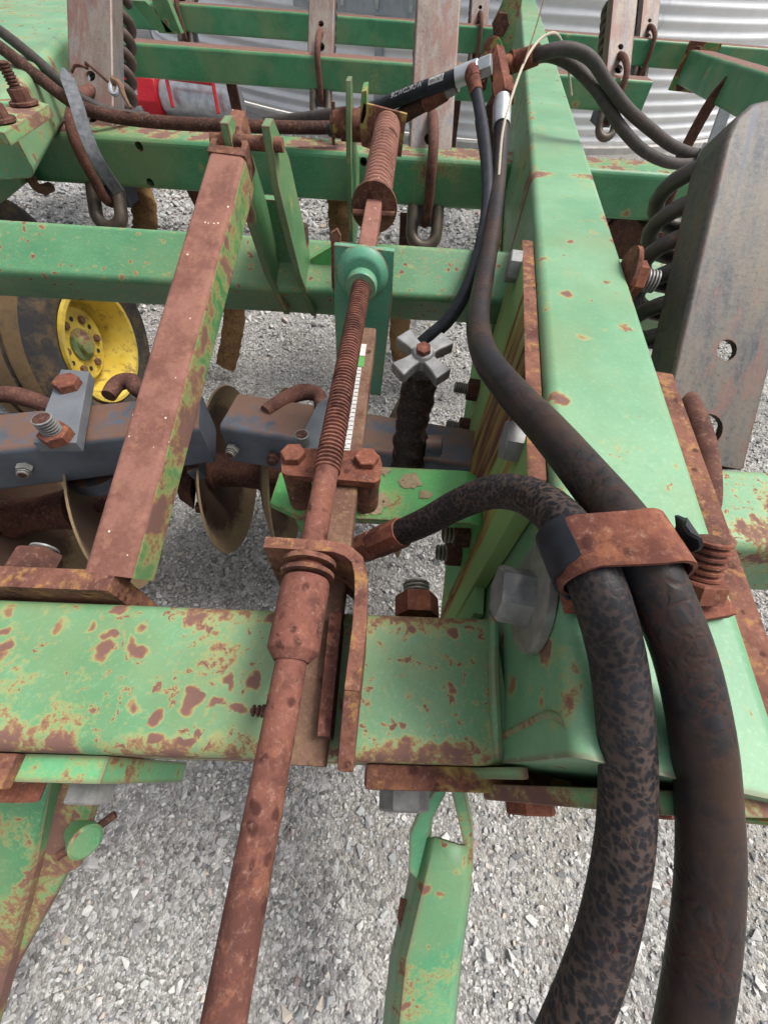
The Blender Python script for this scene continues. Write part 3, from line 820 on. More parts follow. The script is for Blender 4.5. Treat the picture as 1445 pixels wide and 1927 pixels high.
# front plates, gussets
mb = MB().bx(0.004, 0.62, -0.010, 0.0125, 0.72, 0.962); fp = obj('front_plate', mb, M['rust_paint'], FR, bevel=0.003)
q_ = [side_pt(a, b, 0.0) for a, b in ((916, 1402), (958, 1378), (1040, 1334), (1062, 1345), (1100, 1402), (1112, 1440), (925, 1440))]
obj('side_weld', MB().tube(smooth_path([side_pt(a, b, 0.0005) for a, b in ((916, 1402), (958, 1380), (1000, 1358), (1030, 1345), (1052, 1352), (1064, 1372))], 6), 0.0034, 8, scale=lambda t: 1.0 - 0.9 * max(0.0, t - 0.8) / 0.2), M['gusset'], FR, smooth=60)
mb = MB().prism([(0.137, 0.012, 0.94), (0.137, 0.012, 1.10), (0.137, 0.03, 0.94)], (0.0, 0.0, 0)) if False else MB()
mb.prism([(0.128, -0.002, 0.945), (0.295, -0.002, 0.945), (0.293, -0.002, 1.13), (0.20, -0.002, 1.13)], (0, -0.014, 0)); obj('front_gusset', mb, M['gusset'], FR, bevel=0.002)
mb = MB().prism([(0.06, 0.012, 0.86), (0.142, 0.012, 0.86), (0.150, 0.012, 1.03)], (0, -0.010, 0)); obj('corner_gusset', mb, M['gusset'], FR, bevel=0.002)
mb = MB().tube(smooth_path([(0.135, 0.02, 0.99), (0.138, 0.09, 1.0), (0.150, 0.165, 0.99)], 6), 0.006, 8); obj('weld_bead', mb, M['tongue'], FR)
for x in (0.052, 0.205, 0.375):
    bolt(fp, (x, -0.010, 0.865), (0, -1, 0), 0.030, 0.022, M['zinc'] if x < 0.1 else M['rust_red'], name='plate_bolt', washer=0.0)
mb = MB(); mb.bx(0.02, 0.130, 0.1665, 0.183, 0.80, 0.90); rp = obj('rear_plate', mb, M['rust_paint'], FR, bevel=0.002)
p = at(784, 1135, z=0.93)
bolt(rp, (p.x, 0.183, 0.93), (0, 1, 0), 0.030, 0.030, M['rust_red'], thread=0.022, tmat=M['thread_zinc'], tr=0.62, name='rear_nut')
# strip of tongue tie strap and left side beam
lb0, lbd = V((-1.02, 1.42, 0)), V((-0.30, 0.954, 0)).normalized(); lbs = V((-lbd.y, lbd.x, 0))
LBW = 0.62
c0 = lb0 + lbs * LBW / 2
obj('side_beam', MB().rbeam(c0 + V((0, 0, 1.075)), c0 + lbd * 3.2 + V((0, 0, 1.075)), LBW, 0.15, 0.025), M['tongue'], FR)
# far left trestle upright pieces behind the coil spring
for q0, q1 in (((205, 0), (240, 62)), ((262, 0), (318, 62)), ((300, -10), (330, 62))):
    a_, b_ = at(*q0, y=3.95), at(*q1, y=3.95)
    mb = MB(); dv = (b_ - a_); mb.box((a_ + b_) / 2, dv / 2, (0.05, 0, 0), (0, 0.03, 0)); obj('upright', mb, M['lug'], FR, bevel=0.004)
# bracket at the far end on the left of the tongue
pts = [at(q[0], q[1], y=3.3) for q in ((922, 100), (930, 40), (952, -10), (985, -10), (958, 110))]
obj('hinge_lug', MB().prism(pts, (0, 0.03, 0)), M['lug'], FR, bevel=0.003)
p = at(941, 45, y=3.28); obj('hinge_bolt', MB().hexa(p, (0, -1, 0), 0.045, 0.03), M['rust_dark'], FR)
p = at(925, 92, y=3.28); obj('hinge_boss', MB().lathe(p, (0, -1, 0), [(0, .05), (0.05, .05), (0.055, 0.04)], 16), M['rust_paint'], FR)
# strap bolt holding hoses to the second crossbeam at the right
a_, b_ = at(1287, 320, y=1.865), at(1237, 425, y=1.865)
mb = MB().tube([at(1310, 306, z=1.0), a_, b_, b_ + V((-0.01, 0.06, -0.03))], 0.012, 8); obj('tie_rod', mb, M['rust_dark'], FR)
mb = MB(); mb.box(b_ + V((0, 0.03, -0.02)), (0.05, 0, 0), (0, 0.06, 0), (0, 0, 0.008)); obj('tie_plate', mb, M['rust_dark'], FR, bevel=0.002)
# bolted clamp plate on the left side beam
pq = [at(q[0], q[1], z=1.165) for q in ((-60, 235), (8, 250), (93, 196), (52, 183), (-40, 190))]
cp = obj('clamp_plate', MB().prism(pq, (0, 0, -0.022)), M['plate'], FR, bevel=0.002)
for q, top in (((47, 196), (36, 150)), ((3, 228), (-10, 170))):
    p = at(*q, z=1.167); r_ = 0.030
    o = bolt(cp, p, (-0.05, 0, 1), 0.022, 0.022, M['rust_hook'], washer=0.032, name='stud_nut', thread=0.045, tmat=M['rust_hook'], tr=0.62)
mb = MB().tube(smooth_path([at(18, 252, y=1.845), at(40, 300, y=1.845), at(64, 345, y=1.845), at(80, 356, y=1.87), at(95, 352, y=1.95)], 5), 0.017, 10); obj('u_bolt', mb, M['rust_bar'], FR)

obj('end_gusset', MB().prism([at(q[0], q[1], y=1.80) for q in ((-90, 250), (20, 262), (42, 350), (0, 384), (-90, 384))], (0, 0.06, 0)), M['beam'], FR, bevel=0.003)
# ------------------------------------------------------------------ rockshaft with lugs
RY, RZ = 0.965, 0.985
RS = thing('lift_shaft', 'green square rockshaft tube with upright lugs, crossing behind the rusty link arm', 'lift shaft', (-0.3, RY, 0.9))
ang = math.radians(-37)
upv = V((0, math.sin(ang), math.cos(ang)))
obj('shaft_tube', MB().rbeam((-1.7, RY, RZ), (txl(RY) + 0.01, RY, RZ), 0.118, 0.118, 0.014, up=upv), M['shaft'], RS)
obj('shaft_tube', MB().rbeam((txl(RY) + TW - 0.01, RY, RZ), (1.5, RY, RZ), 0.118, 0.118, 0.014, up=upv), M['shaft'], RS)
def lug_plate(px_top, px_bot, w, th, name='lug'):
    tp = [at(*q, y=0.86) for q in px_top]; 
    return tp
PIN = V((at(455, 262, y=0.86).x, 0.86, at(455, 262, y=0.86).z))
for sx in (-0.034, 0.030):
    x = PIN.x + sx + 0.012
    pts = [(x, 0.832, PIN.z + 0.024), (x, 0.868, PIN.z + 0.026), (x + 0.012, 0.90, PIN.z - 0.03), (x + 0.02, 0.965, RZ + 0.06), (x + 0.03, 0.965, RZ - 0.04), (x + 0.03, 0.912, RZ - 0.06), (x + 0.012, 0.872, RZ + 0.05), (x, 0.835, PIN.z - 0.05)]
    obj('lug', MB().prism(pts, (0.013, 0, 0)), M['lug'], RS, bevel=0.0015)
obj('lug_spacer', MB().bx(PIN.x - 0.018, PIN.x + 0.040, 0.93, 0.955, RZ + 0.02, RZ + 0.16), M['lug'], RS, bevel=0.001)
p = at(527, 428, y=0.93); bolt(RS, (PIN.x + 0.058, 0.95, RZ + 0.095), (1, 0, 0), 0.022, 0.018, M['rust_dark'], name='lug_bolt')
obj('pin', MB().lathe((PIN.x - 0.045, 0.845, PIN.z), (1, 0, 0), [(0, 0.010), (0.115, 0.010)], 12), M['rust'], RS)
# green arm plate beside the nut plate
pts = [at(q[0], q[1], y=0.93) for q in ((584, 488), (626, 462), (640, 470), (650, 600), (628, 592))]
obj('arm_plate', MB().prism(pts, (0, 0.014, 0)), M['bright'], RS, bevel=0.0015)

# ------------------------------------------------------------------ rusty link arm
LA = thing('link_arm', 'long rust-red square tube link arm sloping up to a forked end', 'link arm', at(215, 1065, z=0.98))
lo = at(210, 1085, z=0.985) + V((0.012, 0, 0)); hi = at(441, 318, y=0.83)
ld = (hi - lo).normalized()
la_up = ld.cross(V((1, 0, 0))).normalized()
if la_up.z < 0: la_up = -la_up
la_s = ld.cross(la_up).normalized()
arm = MB().rbeam(lo, hi, 0.058, 0.058, 0.008, up=la_up)
ao = obj('arm_tube', arm, M['rust_arm'], LA)
ao.data.materials.append(M['arm_side'])
for p in ao.data.polygons:
    if p.normal.dot(la_up) < 0.35: p.material_index = 1
fk = [(-0.030, -0.012), (0.030, -0.012), (0.030, 0.016), (0.0115, 0.044), (0.0115, 0.084), (-0.0115, 0.084), (-0.0115, 0.044), (-0.030, 0.016)]
fh = [(-0.020, 0.004), (0.020, 0.004), (0.020, 0.013), (0.005, 0.036), (-0.005, 0.036), (-0.020, 0.013)]
ex_ = la_s if la_s.cross(ld).dot(la_up) > 0 else -la_s
obj('fork', plate_mesh(fk, [fh], hi + la_up * 0.031, ex_, ld, 0.040, 0.0012), M['rust'], LA, smooth=30)

# ------------------------------------------------------------------ left clamp and drawbar leg
CL = thing('beam_clamp', 'rusty two-plate clamp bolted around the left end of the front beam', 'clamp', (-0.36, 0.09, 0.84))
mb = MB().bx(-0.75, -0.300, 0.170, 0.196, 0.86, 1.012); rpl = obj('rear_plate', mb, M['rust_plate'], CL, bevel=0.002)
for x in (-0.42, -0.325):
    bolt(rpl, (x, 0.196, 0.985), (0, 1, 0), 0.027, 0.03, M['rust_dark'], thread=0.012, tmat=M['zinc'], tr=0.6, name='nut')
mb = MB().bx(-0.75, -0.262, -0.012, 0.0125, 0.74, 0.958); fpl = obj('front_plate', mb, M['plate'], CL, bevel=0.002)
mb = MB().bx(-0.75, -0.345, -0.018, 0.0120, 0.9585, 0.972); obj('top_strip', mb, M['rust_plate'], CL, bevel=0.002)
for x, m_ in ((-0.39, M['rust_red']), (-0.31, M['zinc'])):
    bolt(fpl, (x, -0.012, 0.88), (0, -1, 0), 0.026, 0.020, m_, name='bolt')
DL = thing('drawbar_leg', 'rusty green flat-bar leg hanging from the left clamp at the picture edge', 'leg', dp(60, 1700, 0.62))
q = [dp(a_, b_, c_) for a_, b_, c_ in ((-30, 1462, 0.56), (100, 1462, 0.56), (72, 1620, 0.60), (0, 1880, 0.64), (-60, 2080, 0.66), (-230, 2080, 0.66))]
nrm = (q[1] - q[0]).cross(q[2] - q[0]).normalized()
if nrm.z < 0: nrm = -nrm
obj('bar', MB().prism(q, -nrm * 0.03), M['stand'], DL, bevel=0.003)
q = [dp(a_, b_, c_) for a_, b_, c_ in ((122, 1455, 0.585), (192, 1462, 0.585), (158, 1590, 0.61), (150, 1632, 0.62), (70, 1672, 0.63), (58, 1650, 0.62))]
obj('ear_plate', MB().prism(q, -nrm * 0.016), M['stand'], DL, bevel=0.002)
q = [dp(a_, b_, c_) for a_, b_, c_ in ((66, 1660, 0.628), (132, 1634, 0.622), (-15, 1900, 0.67), (-90, 2080, 0.69), (-150, 2080, 0.69))]
obj('bar', MB().prism(q, -nrm * 0.03), M['stand'], DL, bevel=0.003)
pc = dp(158, 1578, 0.585); pn = (V((0.75, -0.25, 0.62))).normalized()
pin = obj('pin', MB().lathe(pc - pn * 0.03, pn, [(0, 0.018), (0.030, 0.018), (0.031, 0.022), (0.041, 0.022), (0.044, 0.018)], 24), M['beam'], DL)
obj('cotter', MB().tube([pc + pn * 0.004 + V((-0.03, -0.02, 0)), pc + pn * 0.004 + V((0.028, 0.03, -0.01))], 0.006, 8), M['rust_dark'], pin)

# ------------------------------------------------------------------ stand leg in the middle foreground
SL = thing('stand_leg', 'green folded channel leg with forked top reaching towards the viewer', 'stand leg', dp(805, 1980, 0.62))
SD = 0.60
def sp(px, py, d=0.0): return dp(px, py, SD + d)
top_l, top_r = [(806, 1576), (778, 1690), (752, 1800), (735, 1960), (722, 2060)], [(876, 1590), (880, 1660), (862, 1790), (848, 1927), (836, 2060)]
vs, fs = [], []
mid = []
for (a_, b_), (c_, d_) in zip(top_l, top_r):
    pl, pr = V((a_, b_)), V((c_, d_))
    row = [(pl.x - 16, pl.y, 0.075), (pl.x, pl.y, 0.005), (pl.x + 14, pl.y, -0.008), (pr.x - 12, pr.y, -0.008), (pr.x, pr.y, 0.004), (pr.x + 6, pr.y, 0.075)]
    vs += [sp(*r_) for r_ in row]
for i in range(len(top_l) - 1):
    for j in range(5): fs.append((i * 6 + j, i * 6 + j + 1, (i + 1) * 6 + j + 1, (i + 1) * 6 + j))
ch = MB().add(vs, fs)
co = obj('channel', ch, M['leg'], SL, smooth=50)
md = co.modifiers.new('thickness', 'SOLIDIFY'); md.thickness = 0.005; md.offset = 0
for L_ in (((806, 1596), (790, 1660), (768, 1640), (770, 1570), (788, 1528), (822, 1482), (844, 1482), (812, 1545)), ((848, 1482), (872, 1482), (888, 1560), (890, 1640), (876, 1680), (872, 1590))):
    obj('ear', MB().prism([sp(a_, b_, 0.004) for a_, b_ in L_], (0.010, 0.012, -0.035)), M['leg'], SL, bevel=0.0015)
q = [sp(754, 1690, 0.05), sp(748, 1730, 0.05), sp(760, 1775, 0.03), sp(775, 1700, 0.03)]
obj('tab', MB().prism(q, (0, 0.0, -0.01)), M['rust_paint'], SL, bevel=0.001)

def proj(p):
    c = ROT.T @ (np.array(p) - CAM)
    return PW / 2 + FPX * c[0] / c[2], PH / 2 + FPX * c[1] / c[2]

# ------------------------------------------------------------------ depth crank: rod, coupler, thread, nut plate, spring
K0, K1 = at(421, 1927, z=1.072), at(681, 535, y=0.71)
kd = (K1 - K0).normalized()
def kp(py):
    """point of the crank line at photograph row py"""
    lo_, hi_ = -0.4, 1.2
    for _ in range(50):
        m = (lo_ + hi_) / 2
        if proj(K0 + kd * m)[1] > py: lo_ = m
        else: hi_ = m
    return K0 + kd * m
CR = thing('depth_crank', 'rusty pitted crank rod with long thread, coupler and spring above the front beam', 'crank', kp(1150))
obj('crank_rod', MB().tube([kp(2120), kp(1225)], 0.0142, 18), M['rust_rod'], CR)
a_, b_ = kp(1245), kp(1092); L = (b_ - a_).length
obj('coupler', MB().lathe(a_, kd, [(0, 0.016), (0.008, 0.0225), (0.010, 0.0238), (L - 0.004, 0.0238), (L, 0.022)], 28), M['rust_rod'], CR)
for py, th in ((1086, 0.004), (1066, 0.005)):
    p = kp(py); obj('washer', MB().lathe(p, kd, [(0, 0.027), (th, 0.027), (th + 0.001, 0.026)], 28), M['rust'], CR)
obj('collar', MB().lathe(kp(1086), kd, [(0, 0.017), ((kp(1066) - kp(1086)).length, 0.017)], 20), M['rust_red'], CR)
obj('shank_rod', MB().tube([kp(1066), kp(884)], 0.0138, 18), M['rust_rod'], CR)
a_, b_ = kp(890), kp(520)
tr_ = obj('threaded_rod', MB().thread(a_, kd, 0.0160, (b_ - a_).length, 0.0062, 20, depth=0.0032), M['rust_rod'], CR, smooth=30)
grooves(tr_, a_, kd, 0.0142, M['rust_dark'])
NP = thing('nut_plate', 'teal green slotted nut plate with welded round nut on the threaded rod', 'nut plate', at(690, 560, y=0.73))
U = [(628, 461), (742, 473), (738, 560), (716, 745), (691, 742), (698, 655), (693, 638), (680, 632), (669, 640), (662, 690), (655, 738), (636, 735), (630, 600)]
P_ = [at(a, b, y=0.73) for a, b in U]
npo = obj('plate', MB().prism(P_, (0, 0.013, 0)), M['teal'], NP, bevel=0.0015)
c = K1.copy(); c.y = 0.73
bd = V((0, -1, 0))
obj('boss', MB().lathe(c + V((0, 0.0, 0.008)), bd, [(0, 0.046), (0.006, 0.043), (0.013, 0.036), (0.017, 0.029)], 28), M['teal'], npo)
obj('round_nut', MB().lathe(c + V((0, -0.012, 0)), -kd, [(0, 0.027), (0.018, 0.027), (0.021, 0.025), (0.022, 0.016), (0.012, 0.0155)], 28), M['teal'], npo)
obj('rust_tab', MB().prism([at(q[0], q[1], y=0.745) for q in ((622, 440), (634, 432), (641, 445), (640, 470), (632, 560), (624, 540))], (0, 0.01, 0)), M['rust'], NP, bevel=0.001)
K2 = at(735, 205, y=1.45)
S0 = K1 + V((0, 0.03, 0)); sd = (K2 - S0).normalized()
SP = thing('cushion_spring', 'tight rusty coil spring on a square bar behind the nut plate', 'spring', S0)
sw = frame_of(sd)
obj('square_bar', MB().rbeam(S0 + sd * 0.02, S0 + sd * 0.60, 0.032, 0.032, 0.004), M['rust_arm'], SP)
def sp_py(py):
    lo_, hi_ = 0.0, (K2 - S0).length * 1.2
    for _ in range(50):
        m = (lo_ + hi_) / 2
        if proj(S0 + sd * m)[1] > py: lo_ = m
        else: hi_ = m
    return S0 + sd * m
w_ = sp_py(392)
obj('spring_washer', MB().lathe(w_, sd, [(0, 0.020), (0.0, 0.047), (0.007, 0.047), (0.008, 0.02)], 32), M['rust'], SP)
obj('cross_pin', MB().tube([w_ - sd * 0.006 + V((-0.043, 0, -0.006)), w_ - sd * 0.006 + V((0.043, 0, -0.006))], 0.006, 8), M['rust'], SP)
s0_, s1_ = (w_ - S0).length + 0.012, (sp_py(238) - S0).length
turns = 24; path = []
for i in range(turns * 14 + 1):
    a = 2 * math.pi * i / 14; path.append(S0 + sd * (s0_ + (s1_ - s0_) * i / (turns * 14)) + (sw[1] * math.cos(a) + sw[2] * math.sin(a)) * 0.0265)
obj('coil', MB().tube(path, 0.0064, 7), M['rust_arm'], SP, smooth=60)
ye = sp_py(236).y + 0.012
P_ = [at(q[0], q[1], y=ye) for q in ((683, 193), (766, 215), (760, 255), (755, 296), (720, 290), (680, 275), (677, 230))]
bp = obj('end_plate', MB().prism(P_, (0, 0.014, 0)), M['rust_paint'], SP, bevel=0.0015)
P_ = [at(q[0], q[1], y=ye) for q in ((680, 172), (690, 170), (690, 215), (683, 235), (677, 230))]
obj('end_flange', MB().prism(P_, (0, 0.10, 0)), M['rust_paint'], SP, bevel=0.0015)
# upright lug that carries the spring
xl = at(655, 300, y=1.52).x
UL = thing('upright_lug', 'thin upright green lug plate standing against the second crossbeam', 'lug plate', (xl, 1.7, 0.84))
z_t = at(657, 152, y=1.5).z
obj('plate', MB().prism([(xl, 1.50, 0.80), (xl, 1.875, 0.80), (xl, 1.875, 0.97), (xl, 1.62, z_t - 0.12), (xl, 1.56, z_t), (xl, 1.50, z_t), (xl, 1.46, z_t - 0.12), (xl, 1.47, 0.95)], (0.013, 0, 0)), M['lug'], UL, bevel=0.0015)
pz = at(672, 236, y=1.55)
obj('pin_boss', MB().lathe((xl - 0.05, 1.55, pz.z), (1, 0, 0), [(0, 0.02), (0.008, 0.02), (0.008, 0.030), (0.03, 0.030), (0.03, 0.036), (0.11, 0.036)], 20), M['rust_paint'], UL)
obj('cotter_pin', MB().tube([(xl - 0.04, 1.55, pz.z + 0.045), (xl - 0.045, 1.55, pz.z - 0.045)], 0.005, 8), M['rust'], UL)

# bent bracket that holds the crank
LBk = thing('crank_bracket', 'rusty bent flat-bar bracket standing on the front beam around the crank', 'bracket', at(640, 1090, z=0.996))
ZK = 1.098
pth = [at(497, 1019, z=ZK), at(570, 1024, z=ZK), at(630, 1028, z=ZK)]
cor = [at(655, 1037, z=ZK), at(672, 1052, z=ZK), at(679, 1078, z=ZK), at(680, 1110, z=ZK), at(676, 1180, z=ZK), at(662, 1300, z=ZK)]
pth = pth + cor
h_ = ZK - 0.997
prof = [(-0.0065, -h_), (0.0065, -h_), (0.0065, 0), (-0.0065, 0)]
mb = MB().sweep(pth, prof, up=(0, 0, 1))
obj('bent_bar', mb, M['rust_plate'], LBk, bevel=0.0015, smooth=50)
e0 = at(662, 1300, z=ZK); dv = (at(662, 1300, z=ZK) - at(676, 1180, z=ZK)); dv.z = 0; dv.normalize()
sd2 = V((dv.y, -dv.x, 0))
q = [e0, e0 + dv * 0.055 + V((0, 0, -0.045)), e0 + dv * 0.055 + V((0, 0, -h_)), e0 + V((0, 0, -h_))]
obj('tapered_end', MB().prism([p - sd2 * 0.0065 for p in q], sd2 * 0.013), M['rust_plate'], LBk, bevel=0.0015)
obj('lug', MB().prism([at(604, 1395, z=1.0), at(628, 1395, z=1.0), at(648, 1180, z=1.0), at(625, 1180, z=1.0)], (0, 0, 0.05)), M['rust_rod'], LBk, bevel=0.003)
bolt(LBk, at(500, 1338, z=1.012), (-1, 0, 0), 0.006, 0.004, M['rust_dark'], thread=0.01, tr=0.9, name='stud')

# depth gauge bar with its printed scale
DG = thing('depth_gauge', 'brown square gauge bar with white printed scale beside the threaded rod', 'gauge', at(600, 1300, z=1.0))
g0, g1 = at(579, 1441, z=1.0135), at(691, 632, z=1.0135)
gd = (g1 - g0).normalized(); gs = V((gd.y, -gd.x, 0))
obj('bar', MB().rbeam(g0, g1, 0.034, 0.033, 0.005), M['rust_bar'], DG)
def gpt(py):
    lo_, hi_ = 0.0, 1.0
    for _ in range(50):
        m = (lo_ + hi_) / 2
        if proj(g0 + gd * m)[1] > py: lo_ = m
        else: hi_ = m
    return m
zt = V((0, 0, 0.0172))
def strip(t0_, t1_, s0__, s1__, dz, name, mat, parent):
    q = [g0 + gd * t + gs * s + zt + V((0, 0, dz)) for t, s in ((t0_, s0__), (t1_, s0__), (t1_, s1__), (t0_, s1__))]
    return obj(name, MB().prism(q, (0, 0, -0.0006)), mat, parent, smooth=0)
ta, tb_, tc_, td = gpt(905), gpt(708), gpt(686), gpt(664)
dec = strip(ta, tb_, -0.0165, 0.000, 0.0006, 'scale_decal', M['white'], DG)
strip(tc_, td, -0.016, 0.003, 0.0006, 'scale_decal', M['white'], DG)
strip(tb_ + 0.002, tc_ - 0.002, -0.016, 0.003, 0.0006, 'paint_patch', M['bright'], DG)
k = 0; t = ta + 0.006
while t < tb_ - 0.003:
    strip(t, t + 0.0009, -0.015 if k % 2 == 0 else -0.006, -0.0004, 0.0011, 'tick', M['ink'], dec); t += 0.0095; k += 1
def text_mesh(s, size):
    cu = bpy.data.curves.new('t', 'FONT'); cu.body = s; cu.size = size; cu.resolution_u = 3
    o = bpy.data.objects.new('t', cu); COL.objects.link(o); bpy.context.view_layer.update()
    me = bpy.data.meshes.new_from_object(o.evaluated_get(bpy.context.evaluated_depsgraph_get()))
    vs = [v.co.copy() for v in me.vertices]; fs = [list(p.vertices) for p in me.polygons]
    bpy.data.objects.remove(o); return vs, fs
for i in range(8):
    vs, fs = text_mesh(str(i + 1), 0.011)
    o_ = g0 + gd * (ta + 0.010 + 0.019 * i) + gs * -0.0065 + zt + V((0, 0, 0.0013))
    obj('numeral', MB().add([o_ + gd * v.x * 1.0 - gs * v.y for v in vs], fs), M['ink'], dec, smooth=0)

# bright green pivot bracket, bosses, clamp bar
PB = thing('pivot_bracket', 'bright green bent plate bracket bolted beside the tongue under the threaded rod', 'bracket', at(700, 940, z=0.93))
ZP = 0.955
y0_, y1_ = at(660, 975, z=ZP).y, at(760, 880, z=ZP).y
xr = txl((y0_ + y1_) / 2) - 0.020
prof_o = [(at(508, 946, z=ZP).x, ZP)]
R_ = 0.035; th = 0.014
outer = [(-0.02, ZP)] + [(xr - R_ + R_ * math.sin(a), ZP - R_ + R_ * math.cos(a)) for a in [math.radians(k * 15) for k in range(7)]] + [(xr, 0.66)]
ri = R_ - th
inner = [(xr - th, 0.66)] + [(xr - R_ + ri * math.sin(a), ZP - R_ + ri * math.cos(a)) for a in [math.radians(90 - k * 15) for k in range(7)]] + [(-0.02, ZP - th)]
ol = outer + inner
obj('bent_plate', MB().prism([(x, y0_, z) for x, z in ol], (0, y1_ - y0_, 0)), M['bright'], PB, bevel=0.0015)
top = [at(q[0], q[1], z=ZP) for q in ((508, 946), (526, 890), (560, 862))]
xj = -0.0195
flat = [top[0], V((at(560, 968, z=ZP).x, y0_ - 0.0, ZP)), V((xj, y0_, ZP)), V((xj, y1_, ZP)), V((at(560, 868, z=ZP).x, y1_, ZP)), top[1]]
fo = obj('flat_plate', MB().prism(flat, (0, 0, -th)), M['bright'], PB, bevel=0.0015)
obj('web', MB().prism([at(552, 966, z=ZP - th), at(640, 985, z=ZP - th), at(620, 1040, z=0.86), at(568, 1010, z=0.88)], (0, 0.012, 0)), M['bright'], PB, bevel=0.001)
for q, nm in (((553, 868), 0), ((690, 876), 1)):
    p = at(*q, z=1.046)
    obj('boss', MB().lathe((p.x, p.y, ZP - 0.001), (0, 0, 1), [(0, 0.0185), (1.033 - ZP, 0.0185)], 20), M['rust'], PB)
q = [(527, 862), (533, 850), (548, 845), (700, 853), (714, 860), (719, 876), (716, 905), (706, 912), (700, 912), (540, 898), (530, 893)]
cb = obj('clamp_bar', MB().prism([at(a, b - 4, z=1.046) for a, b in q], (0, 0, -0.012)), M['rust_red'], PB, bevel=0.0015)
for q in ((553, 860), (690, 868)):
    bolt(cb, at(*q, z=1.046), (0, 0, 1), 0.0165, 0.011, M['rust_red'], name='bolt', rot=0.5)
for z_ in (0.87, 0.80):
    bolt(PB, (xr - th, (y0_ + y1_) / 2 - 0.02, z_), (-1, 0, 0.0), 0.026, 0.026, M['rust_dark'], thread=0.020, tmat=M['thread_zinc'], tr=0.62, name='nut')

rs = random.Random(12)
for (cx_, cy_), n_, s_ in (((700, 945), 26, 40), ((770, 905), 16, 26), ((722, 885), 10, 16), ((800, 930), 6, 14)):
    vs, fs = [], []
    m_ = 22
    ring = [(cx_ + s_ * (0.6 + 0.5 * rs.random()) * math.cos(2 * math.pi * k / m_), cy_ + s_ * 0.75 * (0.5 + 0.5 * rs.random()) * math.sin(2 * math.pi * k / m_)) for k in range(m_)]
    top_ = [at(a, b, z=ZP + 0.0015) for a, b in ring]; top_ = [p for p in top_]
    for p in top_: p.y = min(max(p.y, y0_ + 0.003), y1_ - 0.003)
    ce = at(cx_, cy_, z=ZP + 0.004)
    MBs = MB().add(top_ + [ce], [(k, (k + 1) % m_, m_) for k in range(m_)])
    obj('dried_soil', MBs, M['soil'], PB, smooth=60)
# ------------------------------------------------------------------ greasy screw jack with cast star knob
vt = at(795, 672, y=0.555)
VA = thing('screw_jack', 'black greasy screw jack tube topped by a cast silver four-armed knob', 'screw jack', (vt.x, vt.y, 0.55))
rng = np.random.default_rng(4)
body = MB(); prof = []
vs, fs = [], []; nn, mm = 26, 44
for i in range(mm):
    t = i / (mm - 1); z = vt.z - 0.030 - t * 0.32
    for j in range(nn):
        a = 2 * math.pi * j / nn
        r = 0.029 + 0.0035 * math.sin(a * 3 + z * 60) * math.sin(z * 90) + rng.normal(0, 0.0011) + (0.003 if t > 0.45 else 0.0) - (0.008 if t < 0.05 else 0)
        vs.append((vt.x + r * math.cos(a), vt.y + r * math.sin(a), z))
for i in range(mm - 1):
    for j in range(nn): fs.append((i * nn + j, i * nn + (j + 1) % nn, (i + 1) * nn + (j + 1) % nn, (i + 1) * nn + j))
fs.append(list(range(nn)))
obj('greasy_tube', body.add(vs, fs), M['black_grease'], VA, smooth=70)
kn = thing('star_knob', '', '', (0, 0, 0))
bpy.data.objects.remove(kn)
arms = MB(); tilt = V((-0.05, -0.25, 1)).normalized(); e1 = V((0.75, 0.62, 0)); e1 = (e1 - tilt * e1.dot(tilt)).normalized(); e2 = tilt.cross(e1)
hub = MB().lathe(vt - tilt * 0.012, tilt, [(0, 0.018), (0.02, 0.019), (0.026, 0.015)], 20)
ko = obj('star_knob', hub, M['cast_alu'], VA)
for k in range(4):
    d_ = e1 * math.cos(k * math.pi / 2) + e2 * math.sin(k * math.pi / 2); s_ = tilt.cross(d_)
    mb = MB(); q = [d_ * 0.012 + s_ * 0.0105, d_ * 0.029 + s_ * 0.0115, d_ * 0.051 + s_ * 0.0155, d_ * 0.051 - s_ * 0.0155, d_ * 0.029 - s_ * 0.0115, d_ * 0.012 - s_ * 0.0105]
    mb.prism([vt + p + tilt * 0.010 for p in q], -tilt * 0.022); obj('arm', mb, M['cast_alu'], ko, bevel=0.004, seg=3)
obj('knob_nut', MB().hexa(vt + tilt * 0.012, tilt, 0.012, 0.010), M['rust_red'], VA)
obj('pivot_stub', MB().lathe((vt.x + 0.03, vt.y, vt.z - 0.20), (1, 0, 0), [(0, 0.022), (0.03, 0.022), (0.033, 0.018)], 16), M['gang'], VA)

# ------------------------------------------------------------------ hoses
def hose_thing(label, pts, d, mat, ends=(), cat='hose', name='hydraulic_hose', n=10, group=None, nseg=16):
    """pts: (px, py, depth) on the photograph; ends: (end, length, radius, material, hex)"""
    P = smooth_path([dp(*p) if len(p) == 3 and not isinstance(p, V) else p for p in pts], n)
    t = thing(name, label, cat, P[len(P) // 2], group)
    obj('hose', MB().tube(P, d / 2, nseg), mat, t, smooth=60)
    return t, P
Hd = lambda d, w: FPX * d / w
t1_, P1 = hose_thing('thick cracked hose on the right of the pair under the clamp', [
    (944, 205, 0.96), (940, 300, 0.94), (928, 420, 0.86), (911, 520, 0.74), (899, 600, 0.63), (912, 668, 0.53), (960, 735, 0.45), (1030, 810, 0.385), (1110, 905, 0.325), (1165, 975, 0.285), (1205, 1040, 0.262),
    (1250, 1140, 0.255), (1290, 1250, 0.256), (1318, 1380, 0.254), (1330, 1500, 0.254), (1334, 1620, 0.250), (1325, 1760, 0.246), (1300, 1927, 0.242), (1270, 2080, 0.24)], 0.0362, M['hose_cracked'], n=10, nseg=24)
f0_ = P1[0]; fdir = (P1[0] - P1[3]).normalized()
